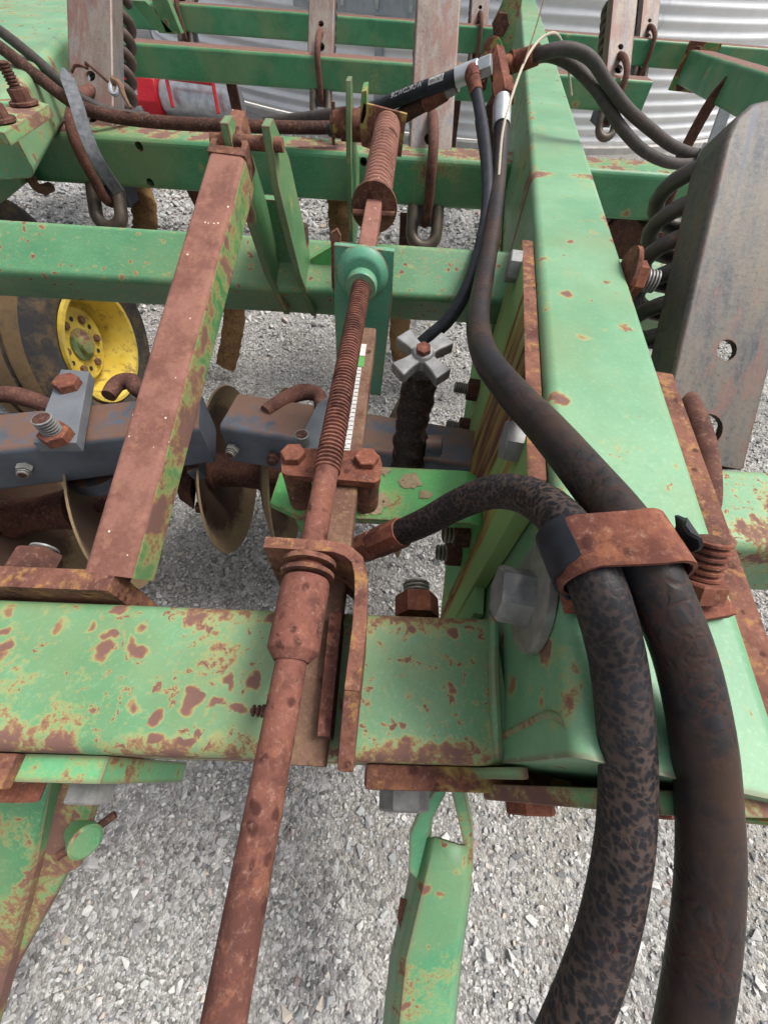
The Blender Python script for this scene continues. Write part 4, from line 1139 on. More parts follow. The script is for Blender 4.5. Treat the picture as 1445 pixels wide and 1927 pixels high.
obj('crimp_sleeve', MB().lathe(f0_ - fdir * 0.05, fdir, [(0, 0.021), (0.06, 0.022), (0.062, 0.019), (0.075, 0.019)], 20), M['galv'], t1_)
t2_, P2 = hose_thing('thick crazed hose on the left of the pair under the clamp', [
    (748, 1005, 0.52), (800, 982, 0.485), (860, 950, 0.445), (920, 927, 0.405), (975, 928, 0.37), (1020, 948, 0.335), (1060, 985, 0.30), (1098, 1045, 0.272), (1128, 1120, 0.258),
    (1158, 1230, 0.262), (1174, 1350, 0.262), (1180, 1470, 0.264), (1172, 1600, 0.262), (1145, 1740, 0.260), (1105, 1860, 0.258), (1050, 1990, 0.256), (1010, 2080, 0.254)], 0.0352, M['hose_crazed'], n=10, nseg=24)
fdir = (P2[0] - P2[4]).normalized()
obj('crimp_sleeve', MB().lathe(P2[0] - fdir * 0.010, fdir, [(0, 0.0205), (0.055, 0.0215), (0.056, 0.018), (0.06, 0.018)], 8), M['rust_red'], t2_, smooth=20)
obj('hex_fitting', MB().hexa(P2[0] + fdir * 0.048, fdir, 0.0215, 0.035), M['rust_red'], t2_)
t3_, P3 = hose_thing('slim black hose curving down to the star knob jack', [
    (893, 160, 0.97), (903, 210, 0.96), (914, 290, 0.93), (917, 380, 0.90), (905, 460, 0.86), (880, 540, 0.82), (845, 600, 0.82), (800, 640, 0.84), (775, 668, 0.86)], 0.028, M['hose_black'])
fdir = (P3[0] - P3[3]).normalized()
obj('sleeve', MB().lathe(P3[0] - fdir * 0.025, fdir, [(0, 0.0155), (0.03, 0.0165), (0.04, 0.0165)], 16), M['rust_red'], t3_)
obj('elbow', MB().tube(smooth_path([P3[0] + fdir * 0.012, P3[0] + fdir * 0.035, dp(905, 135, 0.99)], 5), 0.018, 12), M['rust_red'], t3_)
t4_, P4 = hose_thing('black printed hose with silver crimp running to the fittings', [
    (620, 245, 1.28), (680, 215, 1.20), (740, 190, 1.12), (800, 167, 1.05), (856, 147, 1.0), (880, 138, 0.985)], 0.034, M['hose_black'], nseg=24)
fdir = (P4[-1] - P4[-6]).normalized()
obj('crimp_sleeve', MB().lathe(P4[-1] - fdir * 0.03, fdir, [(0, 0.0200), (0.055, 0.0200), (0.058, 0.017), (0.062, 0.017)], 20), M['galv'], t4_)
obj('hex_end', MB().hexa(P4[-1] + fdir * 0.03, fdir, 0.0205, 0.028), M['galv'], t4_)
# print on that hose: letters wrapped on its surface, read upside down
def hose_text(P, d, s, size, dist_from_end, mat, parent, ang0, boxed=False):
    vs, fs = text_mesh(s, size)
    w = max(v.x for v in vs) if vs else 0
    L_ = [0.0]
    for i in range(1, len(P)): L_.append(L_[-1] + (P[i] - P[i - 1]).length)
    tot = L_[-1]
    def surf(sx, a, rr):
        x = min(max(tot - dist_from_end - sx, 0.0), tot - 1e-4)
        i = max(j for j in range(len(P) - 1) if L_[j] <= x)
        t = (P[i + 1] - P[i]).normalized(); q = P[i] + t * (x - L_[i])
        view = (V(CAM) - q); view = (view - t * view.dot(t)).normalized(); side = t.cross(view).normalized()
        return q + (view * math.cos(a) + side * math.sin(a)) * rr
    r = d / 2 + 0.0006
    if boxed:
        m = 0.15 * size; g_ = []; n_ = 10
        rows = 8
        for i in range(n_ + 1):
            for k in range(rows + 1): g_.append(surf(-m + (w + 2 * m) * i / n_, ang0 - (-0.25 + 1.10 * k / rows) * size / r, r))
        R1 = rows + 1
        obj('print_box', MB().add(g_, [(R1 * i + k, R1 * i + k + 1, R1 * (i + 1) + k + 1, R1 * (i + 1) + k) for i in range(n_) for k in range(rows)]), M['white'], parent, smooth=60)
        r += 0.0006
    obj('lettering', MB().add([surf(v.x, ang0 - v.y / r, r) for v in vs], fs), mat, parent, smooth=0)
SIDE = -0.42
hose_text(P4, 0.034, 'Parker', 0.015, 0.060, M['ink'], t4_, SIDE, boxed=True)
hose_text(P4, 0.034, 'WORLDWIDE', 0.018, 0.122, M['white'], t4_, SIDE)
# old dark fitting and hose below it
t5_, P5 = hose_thing('old brown hose end with rusty ferrule below the printed hose', [(700, 250, 1.25), (745, 225, 1.16), (775, 207, 1.12), (805, 190, 1.08)], 0.038, M['hose_rusty'])
fdir = (P5[-1] - P5[-4]).normalized()
obj('ferrule', MB().lathe(P5[-1] - fdir * 0.005, fdir, [(0, 0.022), (0.065, 0.020), (0.068, 0.016), (0.075, 0.016)], 18), M['rust_red'], t5_)
obj('hex_fitting', MB().hexa(P5[-1] + fdir * 0.068, fdir, 0.018, 0.03), M['zinc'], t5_)
# fittings cluster
TE = thing('hydraulic_tee', 'cluster of rusty hexagonal hydraulic tee fittings beside the tongue', 'fitting', dp(940, 140, 1.0))
def hexseg(name, q0, q1, r, mat, hexa=True):
    a, b = dp(*q0), dp(*q1); d = b - a
    if hexa: obj(name, MB().hexa(a, d, r, d.length, 0.2), mat, TE)
    else: obj(name, MB().lathe(a, d, [(0, r), (d.length, r)], 16), mat, TE)
hexseg('elbow_nut', (932, 104, 1.0), (938, 132, 0.995), 0.023, M['rust_red'])
hexseg('union', (938, 130, 0.995), (945, 168, 0.985), 0.023, M['rust_red'])
hexseg('swivel_nut', (944, 162, 0.985), (949, 190, 0.975), 0.028, M['rust_red'])
hexseg('run', (905, 128, 1.0), (965, 118, 1.02), 0.017, M['rust_red'], False)
hexseg('side_nut', (960, 118, 1.02), (985, 112, 1.02), 0.024, M['rust_red'])
hexseg('branch', (905, 135, 1.02), (900, 165, 1.02), 0.020, M['rust_red'])
hexseg('lower_nut', (938, 185, 1.05), (922, 215, 1.06), 0.022, M['rust_dark'])
hexseg('valve_block', (915, 215, 1.15), (925, 300, 1.25), 0.035, M['rust_dark'])
# pair of hoses over the tongue
t6_, P6 = hose_thing('upper grey hose of the pair arching over the tongue to the right', [
    (985, 112, 1.0), (1020, 100, 0.96), (1065, 92, 0.95), (1110, 110, 0.96), (1145, 160, 0.99), (1180, 205, 1.02), (1225, 245, 1.07), (1265, 275, 1.12), (1310, 290, 1.17), (1360, 283, 1.20), (1410, 270, 1.24)], 0.027, M['hose_grey'], n=8)
fdir = (P6[0] - P6[4]).normalized()
obj('crimp_sleeve', MB().lathe(P6[0] - fdir * 0.045, fdir, [(0, 0.020), (0.055, 0.021), (0.06, 0.018)], 16), M['rust_red'], t6_)
t7_, P7 = hose_thing('lower grey hose of the pair arching over the tongue to the right', [
    (990, 116, 1.03), (1030, 104, 1.0), (1075, 122, 1.0), (1118, 165, 1.01), (1145, 205, 1.03), (1172, 245, 1.05), (1212, 285, 1.09), (1262, 307, 1.13), (1310, 306, 1.18), (1360, 296, 1.22), (1410, 284, 1.26)], 0.026, M['hose_grey'], n=8)
zt_ = thing('cable_tie', 'black tie strap holding the pair of grey hoses together', 'cable tie', dp(1318, 298, 1.17))
mb = MB()
c_ = (dp(1318, 298, 1.175)); e1_ = (dp(1325, 275, 1.175) - dp(1305, 322, 1.175)); e2_ = (dp(1318, 298, 1.10) - dp(1318, 298, 1.25))
loop = [c_ + e1_ * 0.56 * math.cos(a) + e2_ * 0.22 * math.sin(a) for a in [2 * math.pi * i / 24 for i in range(24)]]
mb.sweep(loop, [(0.010, -0.003), (0.010, 0.003), (-0.010, 0.003), (-0.010, -0.003)], closed=True); obj('strap', mb, M['hose_black'], zt_)
# hoses at the upper left
t8_, P8 = hose_thing('dark upper hose sagging in from the left picture edge', [(-60, 20, 1.35), (0, 58, 1.33), (60, 105, 1.32), (125, 162, 1.33), (170, 195, 1.36), (215, 212, 1.42), (280, 222, 1.52)], 0.033, M['hose_grey'])
t9_, P9 = hose_thing('flaking rusty hose lying along the second crossbeam at the left', [(-60, 45, 1.25), (0, 88, 1.25), (60, 135, 1.25), (125, 185, 1.26), (170, 208, 1.28), (230, 222, 1.31), (330, 232, 1.34), (450, 237, 1.36), (560, 240, 1.38), (645, 240, 1.40)], 0.036, M['hose_rusty'])
t10_, P10 = hose_thing('grey hose emerging behind the upright lug', [(500, 232, 1.55), (560, 226, 1.5), (610, 220, 1.45), (660, 214, 1.4)], 0.042, M['hose_grey'])

# hose clamp
HC = thing('hose_clamp', 'wide rusty strap clamp holding the two thick hoses to the tongue', 'hose clamp', at(1295, 1110, z=1.15))
def near(P, px, py): return min(range(len(P)), key=lambda i: (proj(P[i])[0] - px) ** 2 + (proj(P[i])[1] - py) ** 2)
i1, i2 = near(P1, 1205, 1040), near(P2, 1098, 1045)
h1, h2 = P1[i1], P2[i2]
ha = ((P1[i1 + 3] - P1[i1 - 3]).normalized() + (P2[i2 + 3] - P2[i2 - 3]).normalized()).normalized()
ax_ = (h1 - h2); ax_ = (ax_ - ha * ax_.dot(ha)).normalized(); nz = ha.cross(ax_).normalized()
if nz.z < 0: nz = -nz
rr = 0.0225; loop = []
for k in range(13): a = math.radians(-90 + 15 * k); loop.append(h1 + (ax_ * math.cos(a) + nz * math.sin(a)) * rr)
for k in range(13): a = math.radians(90 + 15 * k); loop.append(h2 + (ax_ * math.cos(a) + nz * math.sin(a)) * rr)
pr = [(0.019, -0.0014), (0.019, 0.0014), (-0.019, 0.0014), (-0.019, -0.0014)]
def band(path, hw, th_, closed, name, mat):
    vs, fs = [], []; n = len(path)
    for i, p in enumerate(path):
        t = (path[(i + 1) % n] - path[i - 1]) if closed else (path[min(i + 1, n - 1)] - path[max(i - 1, 0)])
        t.normalize(); o_ = t.cross(ha).normalized()
        jag = 0.0
        for a, b in ((hw, th_), (hw, -th_), (-hw, -th_), (-hw, th_)): vs.append(p + ha * (a + jag) + o_ * b)
    for i in range(n if closed else n - 1):
        j = (i + 1) % n
        for k in range(4): fs.append((i * 4 + k, i * 4 + (k + 1) % 4, j * 4 + (k + 1) % 4, j * 4 + k))
    if not closed: fs += [(0, 1, 2, 3), tuple((n - 1) * 4 + k for k in (3, 2, 1, 0))]
    return obj(name, MB().add(vs, fs), mat, HC, smooth=50)
band(loop, 0.0195, 0.0014, True, 'strap', M['rust_red'])
lp = []
for k in range(12): a = math.radians(108 + 12 * k); lp.append(h2 + (ax_ * math.cos(a) + nz * math.sin(a)) * (rr + 0.0026))
vs, fs = [], []; rj = random.Random(3)
for i, p in enumerate(lp):
    t = (lp[min(i + 1, 11)] - lp[max(i - 1, 0)]).normalized(); o_ = t.cross(ha).normalized()
    a0_, a1_ = -0.021, 0.010 + 0.011 * i / 11 + rj.uniform(-0.002, 0.002)
    for a, b in ((a1_, .0011), (a1_, -.0011), (a0_, -.0011), (a0_, .0011)): vs.append(p + ha * a + o_ * b)
for i in range(11):
    for k in range(4): fs.append((i * 4 + k, i * 4 + (k + 1) % 4, (i + 1) * 4 + (k + 1) % 4, (i + 1) * 4 + k))
fs += [(0, 1, 2, 3), (47, 46, 45, 44)]
obj('torn_rubber', MB().add(vs, fs), M['hose_black'], HC, smooth=50)
vs, fs = [], []; rj = random.Random(9)
for i in range(11):
    a = math.radians(48 - 11 * i); q = h1 + ax_ * 0.004 + (ax_ * math.cos(a) * 0.030 + nz * math.sin(a) * 0.022)
    o_ = (ax_ * math.cos(a) + nz * math.sin(a)).normalized()
    w0_ = -0.020 + 0.016 * abs(i - 5) / 5 + rj.uniform(-0.002, 0.002); w1_ = 0.006 - 0.004 * abs(i - 5) / 5 + rj.uniform(-0.0015, 0.0015)
    for a_, b_ in ((w1_, .0011), (w1_, -.0011), (w0_, -.0011), (w0_, .0011)): vs.append(q + ha * a_ + o_ * b_)
for i in range(10):
    for k in range(4): fs.append((i * 4 + k, i * 4 + (k + 1) % 4, (i + 1) * 4 + (k + 1) % 4, (i + 1) * 4 + k))
fs += [(0, 1, 2, 3), (43, 42, 41, 40)]
obj('rubber_flap', MB().add(vs, fs), M['hose_black'], HC, smooth=50)
bp_ = at(1290, 1128, z=1.152); bp_.z = 1.152
bpl = obj('base_plate', MB().box(bp_ + V((0.004, 0.0, 0.006)), (0.021, 0.004, 0), (-0.003, 0.019, 0), (0, 0, 0.005)), M['rust_red'], HC, bevel=0.001)
bolt(HC, bp_ + V((0, 0, 0.010)), (0, 0.60, 0.80), 0.0195, 0.016, M['rust_red'], thread=0.034, tmat=M['rust_red'], tr=0.68, name='stud_nut')
obj('riser', MB().box((h1 + h2) / 2 + V((0.01, 0, -0.045)), (0.018, 0, 0), (0, 0.018, 0), (0, 0, 0.024)), M['rust_red'], HC, bevel=0.002)

# twine and strap
TW_ = thing('twine_loop', 'frayed pale twine looped over the fittings and the tongue', 'twine', dp(990, 140, 0.95))
P = smooth_path([dp(*q) for q in ((938, 330, 0.90), (945, 250, 0.90), (960, 190, 0.90), (985, 120, 0.92), (1010, 80, 0.94), (1035, 63, 0.95), (1052, 70, 0.97), (1066, 110, 1.0), (1075, 180, 1.05))], 8)
obj('strand', MB().tube(P, 0.0030, 7), M['twine'], TW_)
P = smooth_path([dp(*q) for q in ((985, 118, 0.915), (1005, 60, 0.95), (1022, 0, 0.97), (1030, -40, 0.98))], 6); obj('strand', MB().tube(P, 0.0016, 5), M['rust_bar'], TW_)
ST = thing('rubber_strap', 'flat grey rubber strap drooping in front of the left coil spring post', 'strap', dp(190, 250, 1.2))
P = smooth_path([dp(*q) for q in ((119, 128, 1.22), (132, 160, 1.21), (146, 200, 1.20), (158, 240, 1.21), (178, 290, 1.24), (205, 335, 1.30), (224, 362, 1.36))], 8)
obj('strap', MB().sweep(P, [(0.019, -0.004), (0.019, 0.004), (-0.019, 0.004), (-0.019, -0.004)], scale=lambda t: min(1.0, 0.25 + t * 6), up=V(CAM) - P[0]), M['rubber_strap'], ST, smooth=50)
LP = thing('linch_pin', 'bent wire linch pin hanging on the left coil spring post', 'pin', dp(215, 170, 1.30))
P = smooth_path([dp(*q) for q in ((135, 136, 1.31), (142, 124, 1.30), (155, 124, 1.29), (165, 128, 1.31), (162, 118, 1.31), (175, 128, 1.29), (200, 150, 1.29), (212, 160, 1.29))], 6); obj('wire', MB().tube(P, 0.0045, 6), M['rust_hook'], LP)
obj('ring', MB().tube([dp(216 + 8 * math.cos(a) , 165 + 13 * math.sin(a), 1.28) for a in [2 * math.pi * i / 16 for i in range(16)]], 0.006, 6, closed=True), M['galv_dull'], LP)
obj('clip', MB().tube(smooth_path([dp(*q) for q in ((214, 152, 1.28), (226, 160, 1.28), (234, 180, 1.28), (246, 203, 1.29))], 5), 0.010, 8, scale=lambda t: 1.3 - 0.9 * t), M['rust_bar'], LP)

# ------------------------------------------------------------------ spring-cushioned shanks
LEAN = math.radians(50)
AXp, NRM = V((0, math.sin(LEAN), math.cos(LEAN))), V((0, math.cos(LEAN), -math.sin(LEAN)))
ROTM = Matrix(((1, 0, 0), (0, NRM.y, AXp.y), (0, NRM.z, AXp.z)))     # local x, y (behind), z (along the post)
def raw(name, mb, bevel=0.0):
    me = bpy.data.meshes.new(name); me.from_pydata([tuple(v) for v in mb.v], [], [list(f) for f in mb.f])
    bm = bmesh.new(); bm.from_mesh(me); bmesh.ops.recalc_face_normals(bm, faces=bm.faces)
    bm.to_mesh(me); bm.free(); return me
def post_mesh(Lp, W):
    hw = W / 2
    out = [(-hw, -0.02), (hw, -0.02), (hw, Lp - 0.07), (hw - 0.008, Lp - 0.035), (hw - 0.03, Lp - 0.010), (hw - 0.055, Lp), (-hw + 0.055, Lp), (-hw + 0.03, Lp - 0.010), (-hw + 0.008, Lp - 0.035), (-hw, Lp - 0.07)]
    bm = bmesh.new(); eds = []
    circ = lambda y, r: [(r * math.cos(2 * math.pi * i / 20), y + r * math.sin(2 * math.pi * i / 20)) for i in range(20)]
    oe = []
    for k, lp_ in enumerate((out, circ(0.165, 0.017), circ(0.035, 0.026))):
        vs = [bm.verts.new((a, 0, b)) for a, b in lp_]
        for i in range(len(vs)):
            e = bm.edges.new((vs[i], vs[(i + 1) % len(vs)])); eds.append(e)
            if k == 0 and i != 0: oe.append(e)
    bmesh.ops.triangle_fill(bm, use_beauty=True, edges=eds, normal=(0, -1, 0))
    r = bmesh.ops.extrude_edge_only(bm, edges=oe)
    nv = [v for v in r['geom'] if isinstance(v, bmesh.types.BMVert)]
    bmesh.ops.translate(bm, vec=(0, 0.065, 0), verts=nv)
    bmesh.ops.recalc_face_normals(bm, faces=bm.faces)
    ed = [e for e in bm.edges if e.is_manifold and e.calc_face_angle(0) > math.radians(60)]
    bmesh.ops.bevel(bm, geom=ed, offset=0.013, segments=3, profile=0.5, affect='EDGES', clamp_overlap=True)
    me = bpy.data.meshes.new('post'); bm.to_mesh(me); bm.free(); return me
POST = post_mesh(0.70, 0.162); POST.materials.append(M['post'])
POSTN = post_mesh(0.54, 0.162); POSTN.materials.append(M['post_near'])
pth = []
tn, rc = 9, 0.064
for i in range(tn * 18 + 1):
    a = 2 * math.pi * i / 18; pth.append((rc * math.cos(a), 0.130 + rc * math.sin(a), -0.03 + 0.57 * i / (tn * 18)))
COIL = raw('coil_spring', MB().tube(pth, 0.0185, 10)); COIL.materials.append(M['spring_far'])
pthn = []
for i in range(10 * 18 + 1):
    a = 2 * math.pi * i / 18; pthn.append((0.060 * math.cos(a), 0.118 + 0.060 * math.sin(a), -0.06 + 0.56 * i / 180))
COILN = raw('coil_spring', MB().tube(pthn, 0.0145, 12)); COILN.materials.append(M['spring'])
# hook rod (frame: front top edge of the beam at the origin, y back, z up)
hk = smooth_path([(0, 0.20, 0.075), (0, 0.125, 0.075), (0, 0.05, 0.062), (0, -0.02, 0.03), (0, -0.045, -0.03), (0.004, -0.038, -0.12), (0.004, -0.022, -0.185), (0.004, 0.03, -0.215)], 7)
HOOK = raw('hook_rod', MB().tube(hk, 0.0185, 12)); HOOK.materials.append(M['rust_hook'])
ua = V((0, 0.62, 0.78)); ub = V((1, 0, 0)); up_ = []
c_u = V((0, -0.035, -0.225))
up_ += [c_u + ub * 0.048 + ua * 0.13, c_u + ub * 0.050 + ua * 0.05]
for k in range(0, 13): a = math.radians(-15 * k); up_.append(c_u + (ub * math.cos(a) + ua * math.sin(a)) * 0.050)
up_ += [c_u - ub * 0.050 + ua * 0.05, c_u - ub * 0.048 + ua * 0.13]
RINGM = raw('hook_ring', MB().tube(up_, 0.024, 12)); RINGM.materials.append(M['ring'])
pv = MB(); pv.bx(-0.045, 0.05, 0.05, 0.20, -0.235, -0.165); PIV = raw('pivot_block', pv); PIV.materials.append(M['gang'])
def shank(x, yf, zt_, label, near_=False, group='spring-cushioned shank posts', tilt=0.0):
    e = thing('spring_shank', label, 'shank', (x, yf, zt_), group)
    if near_:
        del e['group']; e.rotation_euler = (0, math.radians(5), math.radians(-4))
    base = V((0, 0.105, 0.0))
    m4 = Matrix.Translation(base) @ ROTM.to_4x4()
    for nm, me in (('post', POSTN if near_ else POST), ('coil_spring', COILN if near_ else COIL)):
        if nm == 'post':
            o = link(nm, me, None, e, 45); o.modifiers.clear(); md = o.modifiers.new('thickness', 'SOLIDIFY'); md.thickness = 0.009; md.offset = -1
            for p in me.polygons:
                if abs(p.normal.y) > 0.995 or abs(p.normal.x) > 0.995: p.use_smooth = False
        else: o = link(nm, me, None, e, 70)
        o.matrix_local = m4 if not (near_ and nm == 'coil_spring') else Matrix.Translation((-0.030, 0, 0)) @ m4
    for nm, me in (('hook_rod', HOOK), ('hook_ring', RINGM), ('pivot_block', PIV)):
        o = link(nm, me, None, e, 50)
        if near_ and nm == 'hook_rod': o.location = (-0.040, 0.0, -0.035)
    return e
def bx_(px, py, y): return at(px, py, y=y).x
shank(bx_(168, 222, 1.98), 1.875, ZT, 'worn steel shank post at the upper left with a rubber strap before it')
shank(bx_(812, 262, 1.98), 1.875, ZT, 'worn steel shank post standing behind the printed hose')
shank(bx_(602, 90, 3.8), 3.70, ZT, 'slim shank post left of the printed hose, hooked on the third crossbeam')
shank(bx_(1165, 135, 3.8), 3.70, ZT, 'shank post right of the tongue hooked on the third crossbeam end')
shank(bx_(902, 42, 5.67), 5.55, ZT, 'small far shank post just left of the tongue top')
shank(bx_(1220, 68, 5.67), 5.55, ZT, 'small far shank post half hidden behind a nearer post right of the tongue')
shank(bx_(1500, 108, 5.67), 5.55, ZT, 'far dark coil spring at the top right picture corner')
shank(bx_(345, 12, 5.67), 5.55, ZT, 'far shank whose hook crosses the last beam at the upper left')
shank(at(1362, 800, y=0.47).x, 0.365, ZT - 0.01, 'big near shank post with dark coil spring at the right picture edge', near_=True)

# tines below the second crossbeam
def tine(label, pts, split):
    P = smooth_path([at(a, b, y=y_) for a, b, y_ in pts], 8)
    e = thing('tine', label, 'tine', P[0], 'mud-caked tines under the second crossbeam')
    k = int(len(P) * split)
    flat_ = [(0.045, -0.016), (0.045, 0.016), (-0.045, 0.016), (-0.045, -0.016)]
    obj('shaft', MB().sweep(P[:k + 1], [(a * 0.8, b * 0.8) for a, b in flat_], up=(0, 1, 0)), M['rust_dark'], e, bevel=0.004)
    mud = MB(); pr = []
    rg = random.Random(len(label)); Q = P[k:]
    prm = [(0.05, -0.012), (0.05, 0.012), (0.03, 0.023), (0, 0.026), (-0.03, 0.023), (-0.05, 0.012), (-0.05, -0.012), (-0.03, -0.022), (0, -0.026), (0.03, -0.022)]
    mud.sweep(Q, prm, up=(0, 1, 0))
    mud.v = [p + V((rg.uniform(-1, 1), rg.uniform(-1, 1), rg.uniform(-1, 1))) * 0.004 for p in mud.v]
    obj('mud_coat', mud, M['mud'], e, smooth=60)
    return e
tine('mud-caked tine hanging below the left hook ring', [(250, 330, 2.06), (268, 375, 2.04), (274, 425, 2.0), (272, 480, 1.96), (285, 560, 1.9)], 0.12)
tine('mud-caked tine showing right of the link arm below the rockshaft', [(365, 350, 2.08), (395, 410, 2.06), (432, 500, 2.0), (442, 580, 1.94), (436, 640, 1.88), (425, 690, 1.84)], 0.35)
tine('mud-caked tine left of the upright lug', [(637, 360, 2.06), (640, 400, 2.04), (642, 460, 2.0), (646, 560, 1.94), (655, 640, 1.9)], 0.05)
tine('mud-caked tine behind the star knob', [(768, 400, 2.06), (766, 450, 2.03), (760, 520, 1.98), (754, 590, 1.93), (753, 650, 1.88), (768, 712, 1.82)], 0.4)

# thin bars standing before the bin, at the right and left
for lab, q0, q1, r, m_, y_ in (('dark curved tine bar rising to the wing beam at the right', (1278, 300), (1372, 150), 0.040, 'rust_dark', 4.2),
                              ('pale galvanised angle post before the grain bin at the right', (1330, 300), (1376, 172), 0.05, 'galv_dull', 5.0),
                              ('short dark bar beside the near post below the wing beam', (1340, 282), (1440, 200), 0.04, 'rust_dark', 3.6),
                              ('dark bar hanging below the third crossbeam at the left', (434, 150), (450, 225), 0.035, 'rust_dark', 3.9),
                              ('dark bar hanging behind the middle shank post', (862, 150), (845, 300), 0.035, 'rust_dark', 3.9)):
    a_, b_ = at(*q0, y=y_), at(*q1, y=y_)
    low, high = (a_, b_) if a_.z < b_.z else (b_, a_)
    dv = low - high
    if low.z > 0.02: low = high + dv * (high.z / (high.z - low.z)) if 'angle' in lab else low
    t = thing('hanging_bar', lab, 'bar', low)
    md_ = (low + high) / 2 + V((0.03 if 'curved' in lab else 0, 0, 0.03 if 'curved' in lab else 0))
    md_ = md_ + V((-0.05, 0, 0.05)) if 'curved' in lab else md_
    obj('bar', MB().sweep(smooth_path([low, md_, high], 6), [(r, -r * 0.3), (r, r * 0.3), (-r, r * 0.3), (-r, -r * 0.3)], up=(0, 1, 0)), M[m_], t, bevel=0.004)

# ------------------------------------------------------------------ disc gangs
def disc_mesh(Rd):
    prof = []; dish = 0.075
    Rs = (Rd * Rd + dish * dish) / (2 * dish)
    pts = [(Rs - math.sqrt(Rs * Rs - r * r), r) for r in [Rd * k / 14 for k in range(1, 15)]]
    prof = [(t + 0.005, r) for t, r in pts] + [(pts[-1][0], Rd + 0.002)] + [(t, r) for t, r in reversed(pts)]
    m = MB(); d_ = V((1, 0, 0)); m.lathe((0, 0, 0), d_, prof, 56); m.f = m.f[:-2]
    return raw('disc_blade', m)
DISC = disc_mesh(0.265); DISC.materials.append(M['disc'])
SPOOL = raw('spool', MB().lathe((0, 0, 0), (1, 0, 0), [(0, 0.062), (0.012, 0.062), (0.014, 0.056), (0.08, 0.050), (0.15, 0.058), (0.152, 0.062), (0.165, 0.062)], 28)); SPOOL.materials.append(M['rust_dark'])
def gang(label, p0, p1, ax0, disc_ts, sgn, axis_dir):
    e = thing('disc_gang', label, 'disc gang', (p0 + p1) / 2 - V((0, 0, 0.065)))
    obj('gang_beam', MB().rbeam(p0, p1, 0.125, 0.125, 0.014), M['gang'], e)
    ad_ = V(axis_dir).normalized()
    rot = Matrix((ad_, V((-ad_.y, ad_.x, 0)), V((0, 0, 1)))).transposed()
    base = V(e.location)
    for t in disc_ts:
        o = link('disc_blade', DISC, None, e, 50); o.matrix_local = Matrix.Translation(ax0 + ad_ * t - base) @ rot.to_4x4() @ Matrix.Diagonal((sgn, 1, 1, 1))
    for t in disc_ts[:-1]:
        o = link('spool', SPOOL, None, e, 40); o.matrix_local = Matrix.Translation(ax0 + ad_ * (t + 0.012) - base) @ rot.to_4x4()
    obj('axle', MB().rbeam(ax0 + ad_ * (disc_ts[0] - 0.05), ax0 + ad_ * (disc_ts[-1] + 0.08), 0.034, 0.034, 0.003), M['rust_dark'], e)
    return e, ad_
gl0, gl1 = V((-1.30, 0.49, 0.738)), V((-0.42, 0.707, 0.738))
axl = V((-0.60, 0.70, 0.46))
GL, adl = gang('left disc gang with blue-grey beam and mud-edged concave discs', gl0, gl1, axl, (-0.69, -0.46, -0.23), 1, (0.97, 0.24, 0))
gr0, gr1 = V((-0.352, 0.715, 0.738)), V((0.42, 0.60, 0.738))
axr = V((-0.405, 0.815, 0.445))
GRr, adr = gang('right disc gang with blue-grey beam behind the threaded rod', gr0, gr1, axr, (-0.135, 0.045, 0.225, 0.405), 1, (0.999, 0.02, 0))
# clamp plate on the left gang
gpn = (gl1 - gl0).normalized(); gpf = V((gpn.y, -gpn.x, 0))      # towards the viewer
cq = [at(q[0], q[1], z=0.812) for q in ((128, 712), (180, 716), (158, 850), (78, 850))]
cpl = obj('clamp_plate', MB().prism(cq, (0, 0, 0.026)), M['gang_plate'], GL, bevel=0.002)
p = at(131, 727, z=0.838); bolt(cpl, p, (0, 0, 1), 0.028, 0.018, M['rust_red'], name='bolt')
p = at(112, 825, z=0.838); bolt(cpl, p, (0, 0, 1), 0.030, 0.022, M['rust_red'], thread=0.035, tmat=M['zinc'], tr=0.62, name='nut')
for q, g_, z_ in (((48, 880), GL, 0.745), ((436, 850), GRr, 0.735), ((512, 868), GRr, 0.73)):
    p = at(*q, z=z_); fdir = gpf if g_ is GL else V((-adr.y, adr.x, 0)) * -1
    p = p + fdir * 0.0
    # snap to the front face of the beam
    a0, d0 = (gl0, gpn) if g_ is GL else (gr0, (gr1 - gr0).normalized())
    nf = V((d0.y, -d0.x, 0)); s_ = (p - a0).dot(nf); p = p + nf * (0.0625 - s_)
    bolt(g_, p, nf, 0.016, 0.014, M['zinc'] if q[0] != 512 else M['rust_dark'], thread=0.012, tr=0.7, name='face_nut')
# U-shaped spacer with prong and bearing hanger below the left clamp
uc = at(165, 905, z=0.60)
obj('hook_clamp', MB().sweep(smooth_path([at(q[0], q[1], z=0.62) for q in ((132, 880), (145, 905), (172, 915), (205, 905), (222, 880))], 6), [(0.02, -0.02), (0.02, 0.02), (-0.02, 0.02), (-0.02, -0.02)]), M['gang'], GL, bevel=0.003)
obj('clamp_rod', MB().tube([at(152, 862, z=0.70), at(180, 905, z=0.60)], 0.022, 12), M['gang'], GL)
for g_, pts_ in ((GL, ((330, 905), (372, 905), (366, 960), (338, 940))), (GRr, ((590, 905), (625, 905), (620, 960), (595, 950)))):
    obj('bearing_hanger', MB().prism([at(a, b, z=0.50) for a, b in pts_], (0, 0.02, 0.05)), M['rust_dark'], g_, bevel=0.003)
bolt(GL, at(372, 955, z=0.48), (1, 0, 0), 0.018, 0.02, M['rust_dark'], name='hanger_bolt')
obj('hanger_arm', MB().prism([at(q[0], q[1], z=0.66) for q in ((345, 775), (372, 780), (372, 880), (352, 890))], (0, 0.015, -0.06)), M['gang'], GL, bevel=0.003)
